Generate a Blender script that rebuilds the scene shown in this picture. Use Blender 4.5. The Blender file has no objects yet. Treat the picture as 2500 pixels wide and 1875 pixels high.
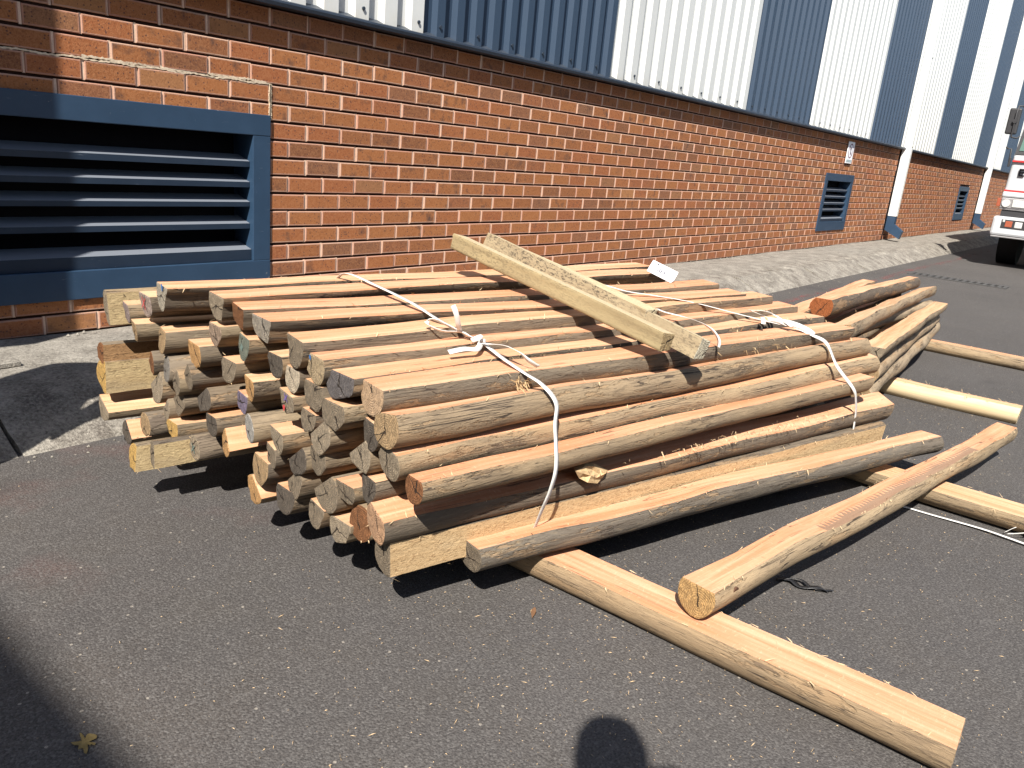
import bpy, bmesh, math, random
from mathutils import Vector, Matrix
import numpy as np
sc = bpy.context.scene
R = math.radians
# ------------------------------------------------------------------ camera
CAM = Vector((0.0, -3.5617, 1.0719))
cd = bpy.data.cameras.new("camera"); cam = bpy.data.objects.new("camera", cd)
sc.collection.objects.link(cam); sc.camera = cam
cr, cu, cf = (Vector((0.62304194, -0.77693365, 0.09051437)), Vector((0.16948288, 0.2470627, 0.95406267)), Vector((0.76360611, 0.57908042, -0.28560738)))
m = Matrix(((cr.x, cu.x, -cf.x), (cr.y, cu.y, -cf.y), (cr.z, cu.z, -cf.z))).to_4x4(); m.translation = CAM
cam.matrix_world = m
cd.sensor_width = 36; cd.lens = 27.89; cd.clip_start = 0.02; cd.clip_end = 500
# ------------------------------------------------------------------ sky and sun
AZ, EL = R(27), R(47)                  # light travels towards +X +Y
sun_dir = Vector((-math.cos(AZ)*math.cos(EL), -math.sin(AZ)*math.cos(EL), math.sin(EL)))
w = bpy.data.worlds.new("World"); sc.world = w; w.use_nodes = True
wn = w.node_tree.nodes; wl = w.node_tree.links
sky = wn.new("ShaderNodeTexSky"); sky.sky_type = 'NISHITA'; sky.sun_disc = False
sky.sun_elevation = EL; sky.sun_rotation = math.atan2(sun_dir.x, sun_dir.y)
sky.air_density = 1.0; sky.dust_density = 1.0; sky.ozone_density = 1.0
wl.new(sky.outputs[0], wn["Background"].inputs[0]); wn["Background"].inputs[1].default_value = 0.06
sd = bpy.data.lights.new("sun", 'SUN'); sd.energy = 4.4; sd.angle = R(0.53); sd.color = (1.0, 0.955, 0.88)
sun = bpy.data.objects.new("sun", sd); sc.collection.objects.link(sun)
sun.rotation_euler = (-sun_dir).to_track_quat('-Z', 'Y').to_euler(); sun.location = (-8, -8, 12)
sc.view_settings.view_transform = 'Standard'; sc.view_settings.look = 'None'
sc.view_settings.gamma = 1; sc.view_settings.use_curve_mapping = False
sc.view_settings.exposure = 1.2
sc.cycles.use_denoising = True
try: sc.cycles.denoiser = 'OPENIMAGEDENOISE'
except Exception: pass
sc.cycles.max_bounces = 6; sc.cycles.diffuse_bounces = 3

# ------------------------------------------------------------------ helpers
def link(o): sc.collection.objects.link(o); return o
def tag(o, label=None, cat=None, group=None, kind=None):
    if label: o['label'] = label
    if cat: o['category'] = cat
    if group: o['group'] = group
    if kind: o['kind'] = kind
    return o
def empty(name, loc=(0,0,0)):
    o = bpy.data.objects.new(name, None); o.location = loc; o.empty_display_size = .1
    return link(o)
def wloc(o):
    p = Vector((0,0,0))
    while o is not None: p += o.location; o = o.parent
    return p
class MB:
    def __init__(s): s.v=[]; s.f=[]; s.m=[]; s.sm=[]
    def add(s, vs, fs, mi=0, smooth=False):
        b=len(s.v); s.v += [tuple(p) for p in vs]
        for f in fs: s.f.append(tuple(i+b for i in f)); s.m.append(mi); s.sm.append(smooth)
    def box(s, x0,y0,z0,x1,y1,z1, mi=0, bev=0):
        if bev<=0:
            s.add([(x0,y0,z0),(x1,y0,z0),(x1,y1,z0),(x0,y1,z0),(x0,y0,z1),(x1,y0,z1),(x1,y1,z1),(x0,y1,z1)],
              [(0,3,2,1),(4,5,6,7),(0,1,5,4),(1,2,6,5),(2,3,7,6),(3,0,4,7)], mi); return
        bm=bmesh.new(); bmesh.ops.create_cube(bm,size=1)
        for v in bm.verts: v.co=Vector(((x0+x1)/2+v.co.x*(x1-x0),(y0+y1)/2+v.co.y*(y1-y0),(z0+z1)/2+v.co.z*(z1-z0)))
        bmesh.ops.bevel(bm,geom=list(bm.edges),offset=bev,segments=2,affect='EDGES',profile=.5)
        bm.verts.index_update()
        s.add([v.co[:] for v in bm.verts],[[v.index for v in f.verts] for f in bm.faces],mi,False); bm.free()
    def prism(s, pts, axis, a, b, mi=0):      # pts: closed 2D outline, extruded along axis from a to b
        def P(p,t):
            return {'x':(t,p[0],p[1]),'y':(p[0],t,p[1]),'z':(p[0],p[1],t)}[axis]
        n=len(pts)
        s.add([P(p,a) for p in pts]+[P(p,b) for p in pts],
              [tuple(range(n))[::-1], tuple(range(n,2*n))]+[(i,(i+1)%n,(i+1)%n+n,i+n) for i in range(n)], mi)
    def tube(s, pts, r, n=8, mi=0, cap=True):
        pts=[Vector(p) for p in pts]; rr = r if isinstance(r,(list,tuple)) else [r]*len(pts)
        vs=[]; up=None
        for i,p in enumerate(pts):
            t=(pts[min(i+1,len(pts)-1)]-pts[max(i-1,0)]).normalized()
            if up is None: up = Vector((0,0,1)) if abs(t.z)<.9 else Vector((1,0,0))
            a=t.cross(up).normalized(); bq=a.cross(t); up=bq
            for k in range(n):
                q=2*math.pi*k/n; vs.append(p+(a*math.cos(q)+bq*math.sin(q))*rr[i])
        fs=[]
        for i in range(len(pts)-1):
            for k in range(n):
                fs.append((i*n+k,i*n+(k+1)%n,(i+1)*n+(k+1)%n,(i+1)*n+k))
        s.add(vs,fs,mi,True)
        if cap:
            s.add(vs[:n],[tuple(range(n))[::-1]],mi); s.add(vs[-n:],[tuple(range(n))],mi)
    def disc(s, c, axis, r, d, n=16, mi=0):    # short cylinder along an axis vector
        a=Vector(axis).normalized(); s.tube([Vector(c)-a*d/2, Vector(c)+a*d/2], r, n, mi)
    def ribbon(s, pts, nor, wd, th=.0012, mi=0):
        pts=[Vector(p) for p in pts]; n=len(pts); vs=[]
        for i,p in enumerate(pts):
            t=(pts[min(i+1,n-1)]-pts[max(i-1,0)]).normalized()
            u=Vector(nor[i] if isinstance(nor,list) else nor); side=t.cross(u)
            if side.length<1e-4: side=t.cross(Vector((.3,.2,1)))
            side.normalize(); u2=side.cross(t).normalized()
            for sx,sz in ((-1,0),(1,0),(1,1),(-1,1)): vs.append(p+side*wd/2*sx+u2*th*sz)
        fs=[]
        for i in range(n-1):
            for k in range(4): fs.append((i*4+k,i*4+(k+1)%4,i*4+4+(k+1)%4,i*4+4+k))
        fs+=[(3,2,1,0),tuple((n-1)*4+k for k in range(4))]
        s.add(vs,fs,mi,True)
    def build(s, name, mats, parent=None, loc=None):
        mats = mats if isinstance(mats,(list,tuple)) else [mats]
        off = Vector((0,0,0))
        if parent is not None: off = wloc(parent)
        if loc is not None: off = Vector(loc)
        me=bpy.data.meshes.new(name)
        me.from_pydata([(p[0]-off.x,p[1]-off.y,p[2]-off.z) for p in s.v],[],s.f)
        for mt in mats: me.materials.append(mt)
        me.polygons.foreach_set('material_index', s.m); me.polygons.foreach_set('use_smooth', s.sm)
        me.update()
        o=bpy.data.objects.new(name,me); link(o)
        if parent is not None:
            o.parent=parent
            if loc is not None: o.location = off - wloc(parent)
        elif loc is not None: o.location = off
        return o
def smooth_path(pts, k=6):
    pts=[Vector(p) for p in pts]; out=[]
    for i in range(len(pts)-1):
        p0=pts[max(i-1,0)]; p1=pts[i]; p2=pts[i+1]; p3=pts[min(i+2,len(pts)-1)]
        for j in range(k):
            t=j/k
            out.append(.5*((2*p1)+(p2-p0)*t+(2*p0-5*p1+4*p2-p3)*t*t+(3*p1-p0-3*p2+p3)*t**3))
    out.append(pts[-1]); return out

# ------------------------------------------------------------------ materials
class NT:
    def __init__(s, name):
        s.m=bpy.data.materials.new(name); s.m.use_nodes=True; s.t=s.m.node_tree
        s.b=s.t.nodes['Principled BSDF']; s.out=s.t.nodes['Material Output']
    def n(s, typ, **kw):
        nd=s.t.nodes.new('ShaderNode'+typ)
        for k,v in kw.items(): setattr(nd,k,v)
        return nd
    def l(s,a,b): s.t.links.new(a,b)
    def put(s, inp, v):
        if hasattr(v,'is_linked') or hasattr(v,'links'): s.l(v,inp)
        elif isinstance(v,(tuple,list)) and len(v)==3 and inp.type=='RGBA': inp.default_value=(*v,1)
        else: inp.default_value=v
    def math(s, op, a, b=0, c=0, clamp=False):
        nd=s.n('Math',operation=op); nd.use_clamp=clamp
        s.put(nd.inputs[0],a); s.put(nd.inputs[1],b); s.put(nd.inputs[2],c); return nd.outputs[0]
    def mix(s, f, a, b, blend='MIX'):
        nd=s.n('Mix',data_type='RGBA',blend_type=blend); nd.clamp_factor=True
        s.put(nd.inputs[0],f); s.put(nd.inputs[6],a); s.put(nd.inputs[7],b); return nd.outputs[2]
    def ramp(s, f, stops, interp='LINEAR'):
        nd=s.n('ValToRGB'); cr=nd.color_ramp; cr.interpolation=interp
        while len(cr.elements)<len(stops): cr.elements.new(.5)
        for e,(p,c) in zip(cr.elements,stops):
            e.position=p; e.color=(*c,1) if isinstance(c,(tuple,list)) else (c,c,c,1)
        s.put(nd.inputs[0],f); return nd.outputs[0]
    def step(s, f, a, b): return s.ramp(f, [(a,0.0),(b,1.0)]) if a<b else s.ramp(f, [(b,1.0),(a,0.0)])
    def coord(s, kind='Object'): return s.n('TexCoord').outputs[kind]
    def pos(s): return s.n('NewGeometry').outputs['Position']
    def scale(s, v, sc_, off=None):
        nd=s.n('Mapping'); s.put(nd.inputs[0],v); nd.inputs['Scale'].default_value=sc_
        if off is not None: s.put(nd.inputs['Location'],off)
        return nd.outputs[0]
    def noise(s, v, scale=1, detail=4, rough=.55, dist=0):
        nd=s.n('TexNoise'); s.put(nd.inputs['Vector'],v); nd.inputs['Scale'].default_value=scale
        nd.inputs['Detail'].default_value=detail; nd.inputs['Roughness'].default_value=rough; nd.inputs['Distortion'].default_value=dist
        return nd.outputs[0]
    def voro(s, v, scale=1, feature='F1', out='Distance', rnd=1):
        nd=s.n('TexVoronoi',feature=feature); s.put(nd.inputs['Vector'],v); nd.inputs['Scale'].default_value=scale
        nd.inputs['Randomness'].default_value=rnd
        return nd.outputs[out]
    def oinfo(s, out='Random'): return s.n('ObjectInfo').outputs[out]
    def comb(s, x,y,z):
        nd=s.n('CombineXYZ'); s.put(nd.inputs[0],x); s.put(nd.inputs[1],y); s.put(nd.inputs[2],z); return nd.outputs[0]
    def sep(s, v): nd=s.n('SeparateXYZ'); s.put(nd.inputs[0],v); return nd.outputs
    def bump(s, h, st=.5, d=.002):
        nd=s.n('Bump'); nd.inputs['Strength'].default_value=st; nd.inputs['Distance'].default_value=d
        s.put(nd.inputs['Height'],h); s.l(nd.outputs[0],s.b.inputs['Normal'])
    def fin(s, col, rough=.8, spec=.3, metal=0):
        s.put(s.b.inputs['Base Color'],col); s.put(s.b.inputs['Roughness'],rough)
        s.b.inputs['Specular IOR Level'].default_value=spec; s.b.inputs['Metallic'].default_value=metal
        return s.m
def plain(name, col, rough=.6, spec=.3, metal=0, var=.12, vs=25):
    t=NT(name); p=t.pos(); a=t.noise(p,vs,4); b=t.noise(p,vs*9,3)
    f=t.math('ADD',t.math('MULTIPLY',a,.6),t.math('MULTIPLY',b,.4))
    c=t.mix(t.step(f,.3,.7), tuple(x*(1-var) for x in col), tuple(min(1,x*(1+var)) for x in col))
    t.bump(b,.08,.001)
    return t.fin(c,rough,spec,metal)

def mat_asphalt():
    t=NT('asphalt'); p=t.pos()
    big=t.noise(p,.9,5,.6); mid=t.noise(p,5,5,.6); fine=t.noise(p,170,3,.7)
    c=t.mix(t.step(big,.32,.68),(.062,.057,.055),(.084,.077,.073))
    c=t.mix(t.math('MULTIPLY',t.step(mid,.45,.75),.45),c,(.078,.068,.058))
    x,y,z=t.sep(p)
    # brown dust lying in front of the left kerb and faint old red paint
    dust=t.math('MULTIPLY',t.ramp(x,[(0,1.0),(.9,.0)]) if False else t.math('SUBTRACT',1.15,x,clamp=True),t.step(t.noise(p,2.2,5),.35,.65))
    c=t.mix(t.math('MULTIPLY',dust,.5),c,(.092,.072,.056))
    red=t.math('MULTIPLY',t.step(t.noise(p,3.1,4),.52,.7), t.math('MULTIPLY',t.step(t.math('SUBTRACT',1.9,x,clamp=True),.1,.6),t.step(t.math('ADD',y,2.2,clamp=True),.2,.6)))
    c=t.mix(t.math('MULTIPLY',red,.3),c,(.16,.062,.05))
    # exposed stone chips, pale and dark, and tiny pits
    v=t.n('TexVoronoi',feature='F1'); t.put(v.inputs['Vector'],p); v.inputs['Scale'].default_value=230
    cell=t.sep(v.outputs['Color'])[0]
    c=t.mix(t.math('MULTIPLY',t.step(cell,.45,1.0),.55),c,(.155,.145,.136))
    c=t.mix(t.math('MULTIPLY',t.step(fine,.54,.40),.55),c,(.026,.023,.022))
    v2=t.n('TexVoronoi',feature='F1'); t.put(v2.inputs['Vector'],p); v2.inputs['Scale'].default_value=42
    speck=t.math('MULTIPLY',t.math('LESS_THAN',v2.outputs['Distance'],.14),t.math('GREATER_THAN',t.sep(v2.outputs['Color'])[1],.86))
    c=t.mix(t.math('MULTIPLY',speck,.6),c,(.34,.30,.25))
    # scuffed pale scratches
    sx=t.noise(t.scale(p,(3,60,1)),1,3,.6); c=t.mix(t.math('MULTIPLY',t.step(sx,.62,.78),.35),c,(.16,.148,.138))
    oil=t.step(t.noise(t.scale(p,(1,1.6,1)),1.4,4,.6),.60,.72); c=t.mix(t.math('MULTIPLY',oil,.4),c,(.036,.033,.032))
    fw=t.math('MULTIPLY',t.step(t.noise(t.scale(p,(14,38,1)),1,5,.75),.57,.72),t.step(t.noise(p,1.6,3),.42,.62)); c=t.mix(t.math('MULTIPLY',fw,.4),c,(.165,.155,.145))
    h=t.math('ADD',t.math('MULTIPLY',v.outputs['Distance'],-1.0),t.math('MULTIPLY',fine,1.2))
    t.bump(h,.6,.0028)
    return t.fin(c,.88,.25)
def mat_concrete(name,base=(.34,.31,.27),dark=(.17,.15,.13),sc_=6):
    t=NT(name); p=t.pos()
    a=t.noise(p,sc_,6,.65); b=t.noise(p,sc_*12,5,.7); d=t.noise(t.scale(p,(1,6,1)),3,4)
    c=t.mix(t.step(a,.35,.68),dark,base)
    c=t.mix(t.math('MULTIPLY',t.step(b,.5,.72),.6),c,tuple(min(1,x*1.5) for x in base))
    c=t.mix(t.math('MULTIPLY',t.step(b,.46,.36),.65),c,tuple(x*.45 for x in dark))
    c=t.mix(t.math('MULTIPLY',t.step(d,.58,.75),.3),c,(.12,.10,.085))
    v=t.voro(p,160); t.bump(t.math('ADD',b,t.math('MULTIPLY',v,.4)),.8,.006)
    return t.fin(c,.9,.2)
def mat_brick():
    t=NT('face_brick'); p=t.pos()
    at=t.n('Attribute',attribute_name='rim').outputs['Fac']
    isl=t.n('NewGeometry').outputs['Random Per Island']
    rnd=t.math('FRACT',t.math('ADD',t.math('MULTIPLY',t.oinfo(),7.31),isl))
    rnd2=t.math('FRACT',t.math('MULTIPLY',rnd,13.7))
    base=t.ramp(rnd,[(0,(.165,.066,.032)),(.12,(.255,.092,.034)),(.45,(.305,.115,.040)),(.8,(.275,.088,.034)),(.94,(.18,.082,.045)),(1,(.37,.165,.062))])
    # fine worm-like dragged texture
    nz=t.noise(p,95,3,.6,1.4); cloud=t.noise(p,14,4,.6)
    c=t.mix(t.math('MULTIPLY',t.step(nz,.42,.62),.55),base,t.mix(.6,base,(.46,.225,.105)))
    c=t.mix(t.math('MULTIPLY',t.step(nz,.43,.30),.6),c,t.mix(.5,base,(.075,.034,.022)))
    c=t.mix(t.math('MULTIPLY',t.step(cloud,.53,.7),t.step(rnd2,.3,.9)),c,(.10,.052,.036))
    v=t.n('TexVoronoi',feature='F1'); t.put(v.inputs['Vector'],p); v.inputs['Scale'].default_value=75
    pit=t.math('MULTIPLY',t.math('LESS_THAN',v.outputs['Distance'],.27),t.math('GREATER_THAN',t.sep(v.outputs['Color'])[0],.62))
    c=t.mix(t.math('MULTIPLY',pit,.75),c,(.07,.035,.035))
    rim=t.math('MULTIPLY',t.step(t.math('ADD',at,t.math('MULTIPLY',t.math('SUBTRACT',t.noise(p,60,3),.5),.55)),.40,.85),.85)
    c=t.mix(rim,c,t.mix(rnd2,(.40,.205,.145),(.47,.31,.23)))
    x,y,z=t.sep(p)
    # splash dirt along the foot of the wall
    dirt=t.math('MULTIPLY',t.math('SUBTRACT',1.0,t.math('MULTIPLY',t.math('SUBTRACT',z,.12),5.0),clamp=True),t.step(cloud,.3,.7))
    c=t.mix(t.math('MULTIPLY',dirt,.5),c,(.16,.085,.06))
    t.bump(t.math('SUBTRACT',nz,t.math('MULTIPLY',pit,1.0)),.55,.003)
    return t.fin(c,.85,.25)
def mat_sawn(name='sawn_wood', chatter=False):
    t=NT(name); o=t.coord('Object'); rnd=t.oinfo(); al=t.oinfo('Alpha')
    off=t.comb(t.math('MULTIPLY',rnd,37.0),t.math('MULTIPLY',rnd,11.0),0)
    q=t.scale(o,(2.2,55,55),off); g=t.noise(q,1,6,.6,.6)
    q2=t.scale(o,(7,330,330),off); g2=t.noise(q2,1,3,.6)
    cl=t.noise(t.scale(o,(2.0,14,14),off),1,4)
    warm=t.mix(t.step(cl,.3,.75),(.60,.30,.178),(.51,.215,.108))
    pale=t.mix(t.step(cl,.3,.75),(.55,.375,.225),(.57,.335,.185))
    c=t.mix(al,pale,warm)
    c=t.mix(t.math('MULTIPLY',t.step(g,.48,.74),.75),c,(.37,.155,.066))
    c=t.mix(t.math('MULTIPLY',t.step(g,.48,.25),.5),c,(.60,.45,.30))
    c=t.mix(t.math('MULTIPLY',t.step(g2,.56,.72),.38),c,(.33,.17,.085))
    st=t.noise(t.scale(o,(.9,30,30),t.comb(t.math('MULTIPLY',rnd,61.0),6,2)),1,4,.6); c=t.mix(t.math('MULTIPLY',t.step(st,.52,.68),.6),c,(.43,.19,.085)); c=t.mix(t.math('MULTIPLY',t.step(st,.46,.32),.45),c,(.60,.45,.29))
    # knots
    v=t.n('TexVoronoi',feature='F1'); t.put(v.inputs['Vector'],t.scale(o,(6,22,22),off)); v.inputs['Scale'].default_value=1
    kn=t.math('MULTIPLY',t.ramp(t.math('ADD',v.outputs['Distance'],t.math('MULTIPLY',t.noise(o,90,3),.10)),[(0,1.0),(.12,.9),(.24,0.0)]),t.math('GREATER_THAN',t.sep(v.outputs['Color'])[0],.80))
    c=t.mix(t.math('MULTIPLY',kn,.7),c,(.22,.095,.04))
    # long drying checks and sun-greyed patches
    ck=t.noise(t.scale(o,(1.1,46,46),t.comb(t.math('MULTIPLY',rnd,91.0),3,5)),1,2,.5)
    line=t.math('LESS_THAN',t.math('ABSOLUTE',t.math('SUBTRACT',ck,.5)),.006)
    msk=t.step(t.noise(t.scale(o,(1.5,6,6),off),1,2),.5,.6)
    c=t.mix(t.math('MULTIPLY',t.math('MULTIPLY',line,msk),.8),c,(.10,.055,.03))
    c=t.mix(t.math('MULTIPLY',t.step(t.noise(t.scale(o,(3,20,20),off),1,5,.7),.62,.8),.4),c,(.30,.23,.16))
    fuzz=t.noise(t.scale(o,(190,60,60)),1,3,.7)
    c=t.mix(t.math('MULTIPLY',t.step(fuzz,.58,.74),.4),c,(.66,.50,.34))
    c=t.mix(t.math('MULTIPLY',t.step(fuzz,.42,.3),.3),c,(.33,.19,.10))
    if chatter:
        x,y,z=t.sep(o)
        wv=t.math('SINE',t.math('ADD',t.math('MULTIPLY',x,290.0),t.math('MULTIPLY',t.noise(t.scale(o,(9,20,20)),1,2),9.0)))
        edge=t.math('ADD',t.math('MULTIPLY',wv,.011),t.math('ADD',t.math('MULTIPLY',t.noise(t.scale(o,(4,1,1)),1,3),.05),-.026))
        inr=t.math('MULTIPLY',t.step(x,.55/2.2,.7/2.2) if False else t.math('MULTIPLY',t.math('GREATER_THAN',x,.55),t.math('LESS_THAN',x,1.75)),t.math('LESS_THAN',y,t.math('SUBTRACT',edge,.012)))
        c=t.mix(t.math('MULTIPLY',inr,.72),c,(.16,.12,.085))
    t.bump(t.math('ADD',t.math('ADD',t.math('MULTIPLY',g2,.7),fuzz),t.math('MULTIPLY',line,-1.0)),.5,.0018)
    return t.fin(c,.78,.25)
def mat_bark(name='pole_rind',tones=((.36,.265,.16),(.30,.22,.135),(.21,.16,.112),(.36,.245,.135))):
    t=NT(name); o=t.coord('Object'); rnd=t.oinfo()
    off=t.comb(t.math('MULTIPLY',rnd,23.0),t.math('MULTIPLY',rnd,17.0),1)
    g=t.noise(t.scale(o,(5.5,42,42),off),1,7,.7,1.2); g2=t.noise(t.scale(o,(22,170,170),off),1,5,.7,.9)
    cl=t.noise(t.scale(o,(4,12,12),off),1,5,.6)
    tone=t.ramp(t.math('FRACT',t.math('MULTIPLY',rnd,5.3)),[(0,tones[0]),(.4,tones[1]),(.72,tones[2]),(1,tones[3])])
    c=t.mix(t.step(cl,.35,.7),tone,t.mix(.5,tone,(.16,.125,.093)))
    c=t.mix(t.math('MULTIPLY',t.step(g,.52,.72),.75),c,(.085,.064,.046))
    c=t.mix(t.math('MULTIPLY',t.step(g,.46,.30),.6),c,(.33,.245,.15))
    c=t.mix(t.math('MULTIPLY',t.step(g2,.58,.70),.65),c,(.075,.055,.042))
    c=t.mix(t.math('MULTIPLY',t.step(g2,.40,.28),.4),c,(.37,.29,.19))
    ck=t.noise(t.scale(o,(2.0,60,60),t.comb(t.math('MULTIPLY',rnd,51.0),2,9)),1,2,.5,.4)
    line=t.math('MULTIPLY',t.math('LESS_THAN',t.math('ABSOLUTE',t.math('SUBTRACT',ck,.5)),.010),t.step(cl,.45,.55))
    c=t.mix(t.math('MULTIPLY',line,.85),c,(.04,.03,.025))
    v=t.n('TexVoronoi',feature='F1'); t.put(v.inputs['Vector'],t.scale(o,(7,24,24),off)); v.inputs['Scale'].default_value=1
    kn=t.math('MULTIPLY',t.ramp(t.math('ADD',v.outputs['Distance'],t.math('MULTIPLY',t.noise(o,70,3),.12)),[(0,1.0),(.14,.8),(.28,0.0)]),t.math('GREATER_THAN',t.sep(v.outputs['Color'])[0],.93))
    c=t.mix(t.math('MULTIPLY',kn,.6),c,(.09,.055,.038))
    pl=t.step(t.noise(t.scale(o,(2.6,15,15),t.comb(t.math('MULTIPLY',rnd,71.0),4,8)),1,6,.72),.56,.585)
    c=t.mix(t.math('MULTIPLY',pl,.55),c,t.mix(.5,(.37,.25,.14),(.30,.19,.105)))
    pl2=t.step(t.noise(t.scale(o,(3.0,18,18),t.comb(t.math('MULTIPLY',rnd,33.0),7,1)),1,6,.72),.60,.63)
    c=t.mix(t.math('MULTIPLY',pl2,.6),c,(.085,.064,.05))
    t.bump(t.math('ADD',t.math('SUBTRACT',t.math('ADD',g2,g),t.math('MULTIPLY',line,1.2)),t.math('MULTIPLY',t.math('SUBTRACT',pl2,pl),.9)),.85,.0035)
    return t.fin(c,.85,.2)
def mat_end():
    t=NT('end_grain'); o=t.coord('Object'); col=t.oinfo('Color'); rnd=t.oinfo()
    x,y,z=t.sep(o)
    a=t.math('MULTIPLY',t.math('SUBTRACT',t.math('FRACT',t.math('MULTIPLY',rnd,7.7)),.5),.03)
    b=t.math('MULTIPLY',t.math('SUBTRACT',t.math('FRACT',t.math('MULTIPLY',rnd,3.9)),.4),.03)
    yy=t.math('ADD',y,a); zz=t.math('ADD',z,b)
    wob=t.math('MULTIPLY',t.math('SUBTRACT',t.noise(o,28,2),.5),.010)
    rad=t.math('ADD',t.math('SQRT',t.math('ADD',t.math('MULTIPLY',yy,yy),t.math('MULTIPLY',zz,zz))),wob)
    ring=t.math('MULTIPLY',t.math('ADD',t.math('SINE',t.math('MULTIPLY',rad,1250.0)),1.0),.5)
    hair=t.noise(t.scale(o,(150,260,150)),1,4,.75,1.0); cl=t.noise(o,45,4)
    c=t.mix(t.math('MULTIPLY',ring,.55),col,t.mix(1.0,col,(.40,.36,.32),'MULTIPLY'))
    c=t.mix(t.math('MULTIPLY',t.step(hair,.5,.68),.7),c,t.mix(1.0,col,(1.75,1.6,1.4),'MULTIPLY'))
    c=t.mix(t.math('MULTIPLY',t.step(hair,.48,.32),.75),c,t.mix(1.0,col,(.28,.26,.26),'MULTIPLY'))
    c=t.mix(t.math('MULTIPLY',t.step(cl,.5,.75),.45),c,t.mix(1.0,col,(.6,.56,.52),'MULTIPLY'))
    def crack(k, wd):
        th=t.math('MULTIPLY',t.math('FRACT',t.math('MULTIPLY',rnd,k)),6.283)
        s_=t.math('SINE',th); c_=t.math('COSINE',th)
        d=t.math('ABSOLUTE',t.math('ADD',t.math('SUBTRACT',t.math('MULTIPLY',yy,s_),t.math('MULTIPLY',zz,c_)),t.math('MULTIPLY',t.math('SUBTRACT',t.noise(o,60,2),.5),.012)))
        al=t.math('ADD',t.math('MULTIPLY',yy,c_),t.math('MULTIPLY',zz,s_))
        wdt=t.math('MULTIPLY',wd,t.math('SUBTRACT',1.0,t.math('MULTIPLY',al,18.0),clamp=True))
        return t.math('MULTIPLY',t.math('LESS_THAN',d,wdt),t.math('GREATER_THAN',al,-.004))
    k1=crack(17.3,.0026); k2=t.math('MULTIPLY',crack(29.1,.0021),t.math('GREATER_THAN',t.math('FRACT',t.math('MULTIPLY',rnd,11.0)),.35))
    k3=t.math('MULTIPLY',crack(41.7,.0018),t.math('GREATER_THAN',t.math('FRACT',t.math('MULTIPLY',rnd,19.0)),.6))
    k=t.math('MAXIMUM',t.math('MAXIMUM',k1,k2),k3)
    c=t.mix(t.math('MULTIPLY',k,.92),c,(.025,.018,.014))
    t.bump(t.math('SUBTRACT',t.math('ADD',t.math('MULTIPLY',ring,.3),t.math('MULTIPLY',hair,1.6)),t.math('MULTIPLY',k,2.0)),.9,.003)
    return t.fin(c,.9,.15)
def mat_paint(name,col,wear=(.3,.33,.36),rough=.45,amt=.35):
    t=NT(name); p=t.pos(); a=t.noise(p,7,5,.65); b=t.noise(t.scale(p,(9,9,60)),1,4,.7)
    c=t.mix(t.math('MULTIPLY',t.step(a,.4,.75),.5),col,tuple(min(1,x*1.35+.004) for x in col))
    c=t.mix(t.math('MULTIPLY',t.step(b,.66,.78),amt),c,wear)
    ch=t.noise(p,38,3,.6); c=t.mix(t.math('MULTIPLY',t.step(ch,.74,.77),amt),c,(.45,.42,.36))
    t.bump(a,.1,.002)
    return t.fin(c,rough,.4)
def mat_clad(name,col,foot):
    t=NT(name); p=t.pos(); x,y,z=t.sep(p)
    a=t.noise(t.scale(p,(5,5,.6)),1,4,.6); b=t.noise(p,18,4)
    c=t.mix(t.math('MULTIPLY',t.step(a,.4,.8),.45),col,tuple(v*.82 for v in col))
    f=t.math('MULTIPLY',t.math('SUBTRACT',1.0,t.math('MULTIPLY',t.math('SUBTRACT',z,1.62),9.0),clamp=True),t.step(b,.3,.7))
    c=t.mix(t.math('MULTIPLY',f,.5),c,foot)
    return t.fin(c,.5,.4)
def mat_strap():
    t=NT('white_strapping'); p=t.pos(); a=t.noise(p,40,3); w_=t.n('TexWave',wave_type='BANDS'); t.put(w_.inputs['Vector'],p); w_.inputs['Scale'].default_value=160
    c=t.mix(t.step(a,.35,.7),(.62,.60,.56),(.78,.77,.74)); t.bump(w_.outputs['Fac'],.35,.001)
    return t.fin(c,.5,.4)
def mat_redline():
    t=NT('worn_red_paint'); p=t.pos(); a=t.noise(p,3.2,6,.75); b=t.noise(p,60,4,.7)
    f=t.math('MULTIPLY',t.step(a,.48,.60),t.step(b,.40,.6))
    t.fin((.42,.06,.055),.8,.2)
    tr=t.n('BsdfTransparent'); mx=t.n('MixShader'); t.put(mx.inputs[0],t.math('MULTIPLY',f,.68)); t.l(tr.outputs[0],mx.inputs[1]); t.l(t.b.outputs[0],mx.inputs[2]); t.l(mx.outputs[0],t.out.inputs[0])
    return t.m
def mat_glass(name='windscreen_glass'):
    t=NT(name); t.fin((.10,.17,.14),.08,.6); return t.m

M={}
M['asphalt']=mat_asphalt(); M['pave']=mat_concrete('pavement_concrete',(.285,.262,.226),(.15,.135,.115),7)
M['kerb']=mat_concrete('kerb_concrete',(.30,.275,.235),(.115,.10,.085),8)
M['brick']=mat_brick()
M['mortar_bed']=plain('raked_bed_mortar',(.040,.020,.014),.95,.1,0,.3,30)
M['mortar_head']=plain('head_joint_mortar',(.66,.47,.35),.95,.1,0,.25,30)
M['mortar_pale']=plain('pale_repair_mortar',(.56,.46,.34),.95,.1,0,.3,25)
M['sawn']=mat_sawn(); M['sawn_ch']=mat_sawn('chattered_sawn_wood',True); M['bark']=mat_bark(); M['end']=mat_end()
M['slat']=mat_paint('navy_slat_paint_lit_tops',(.012,.022,.040))  # light on the slat tops painted as paler upward faces, lips kept dark
_t=M['slat'].node_tree; _b=_t.nodes['Principled BSDF']; _src=_b.inputs['Base Color'].links[0].from_socket
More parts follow.
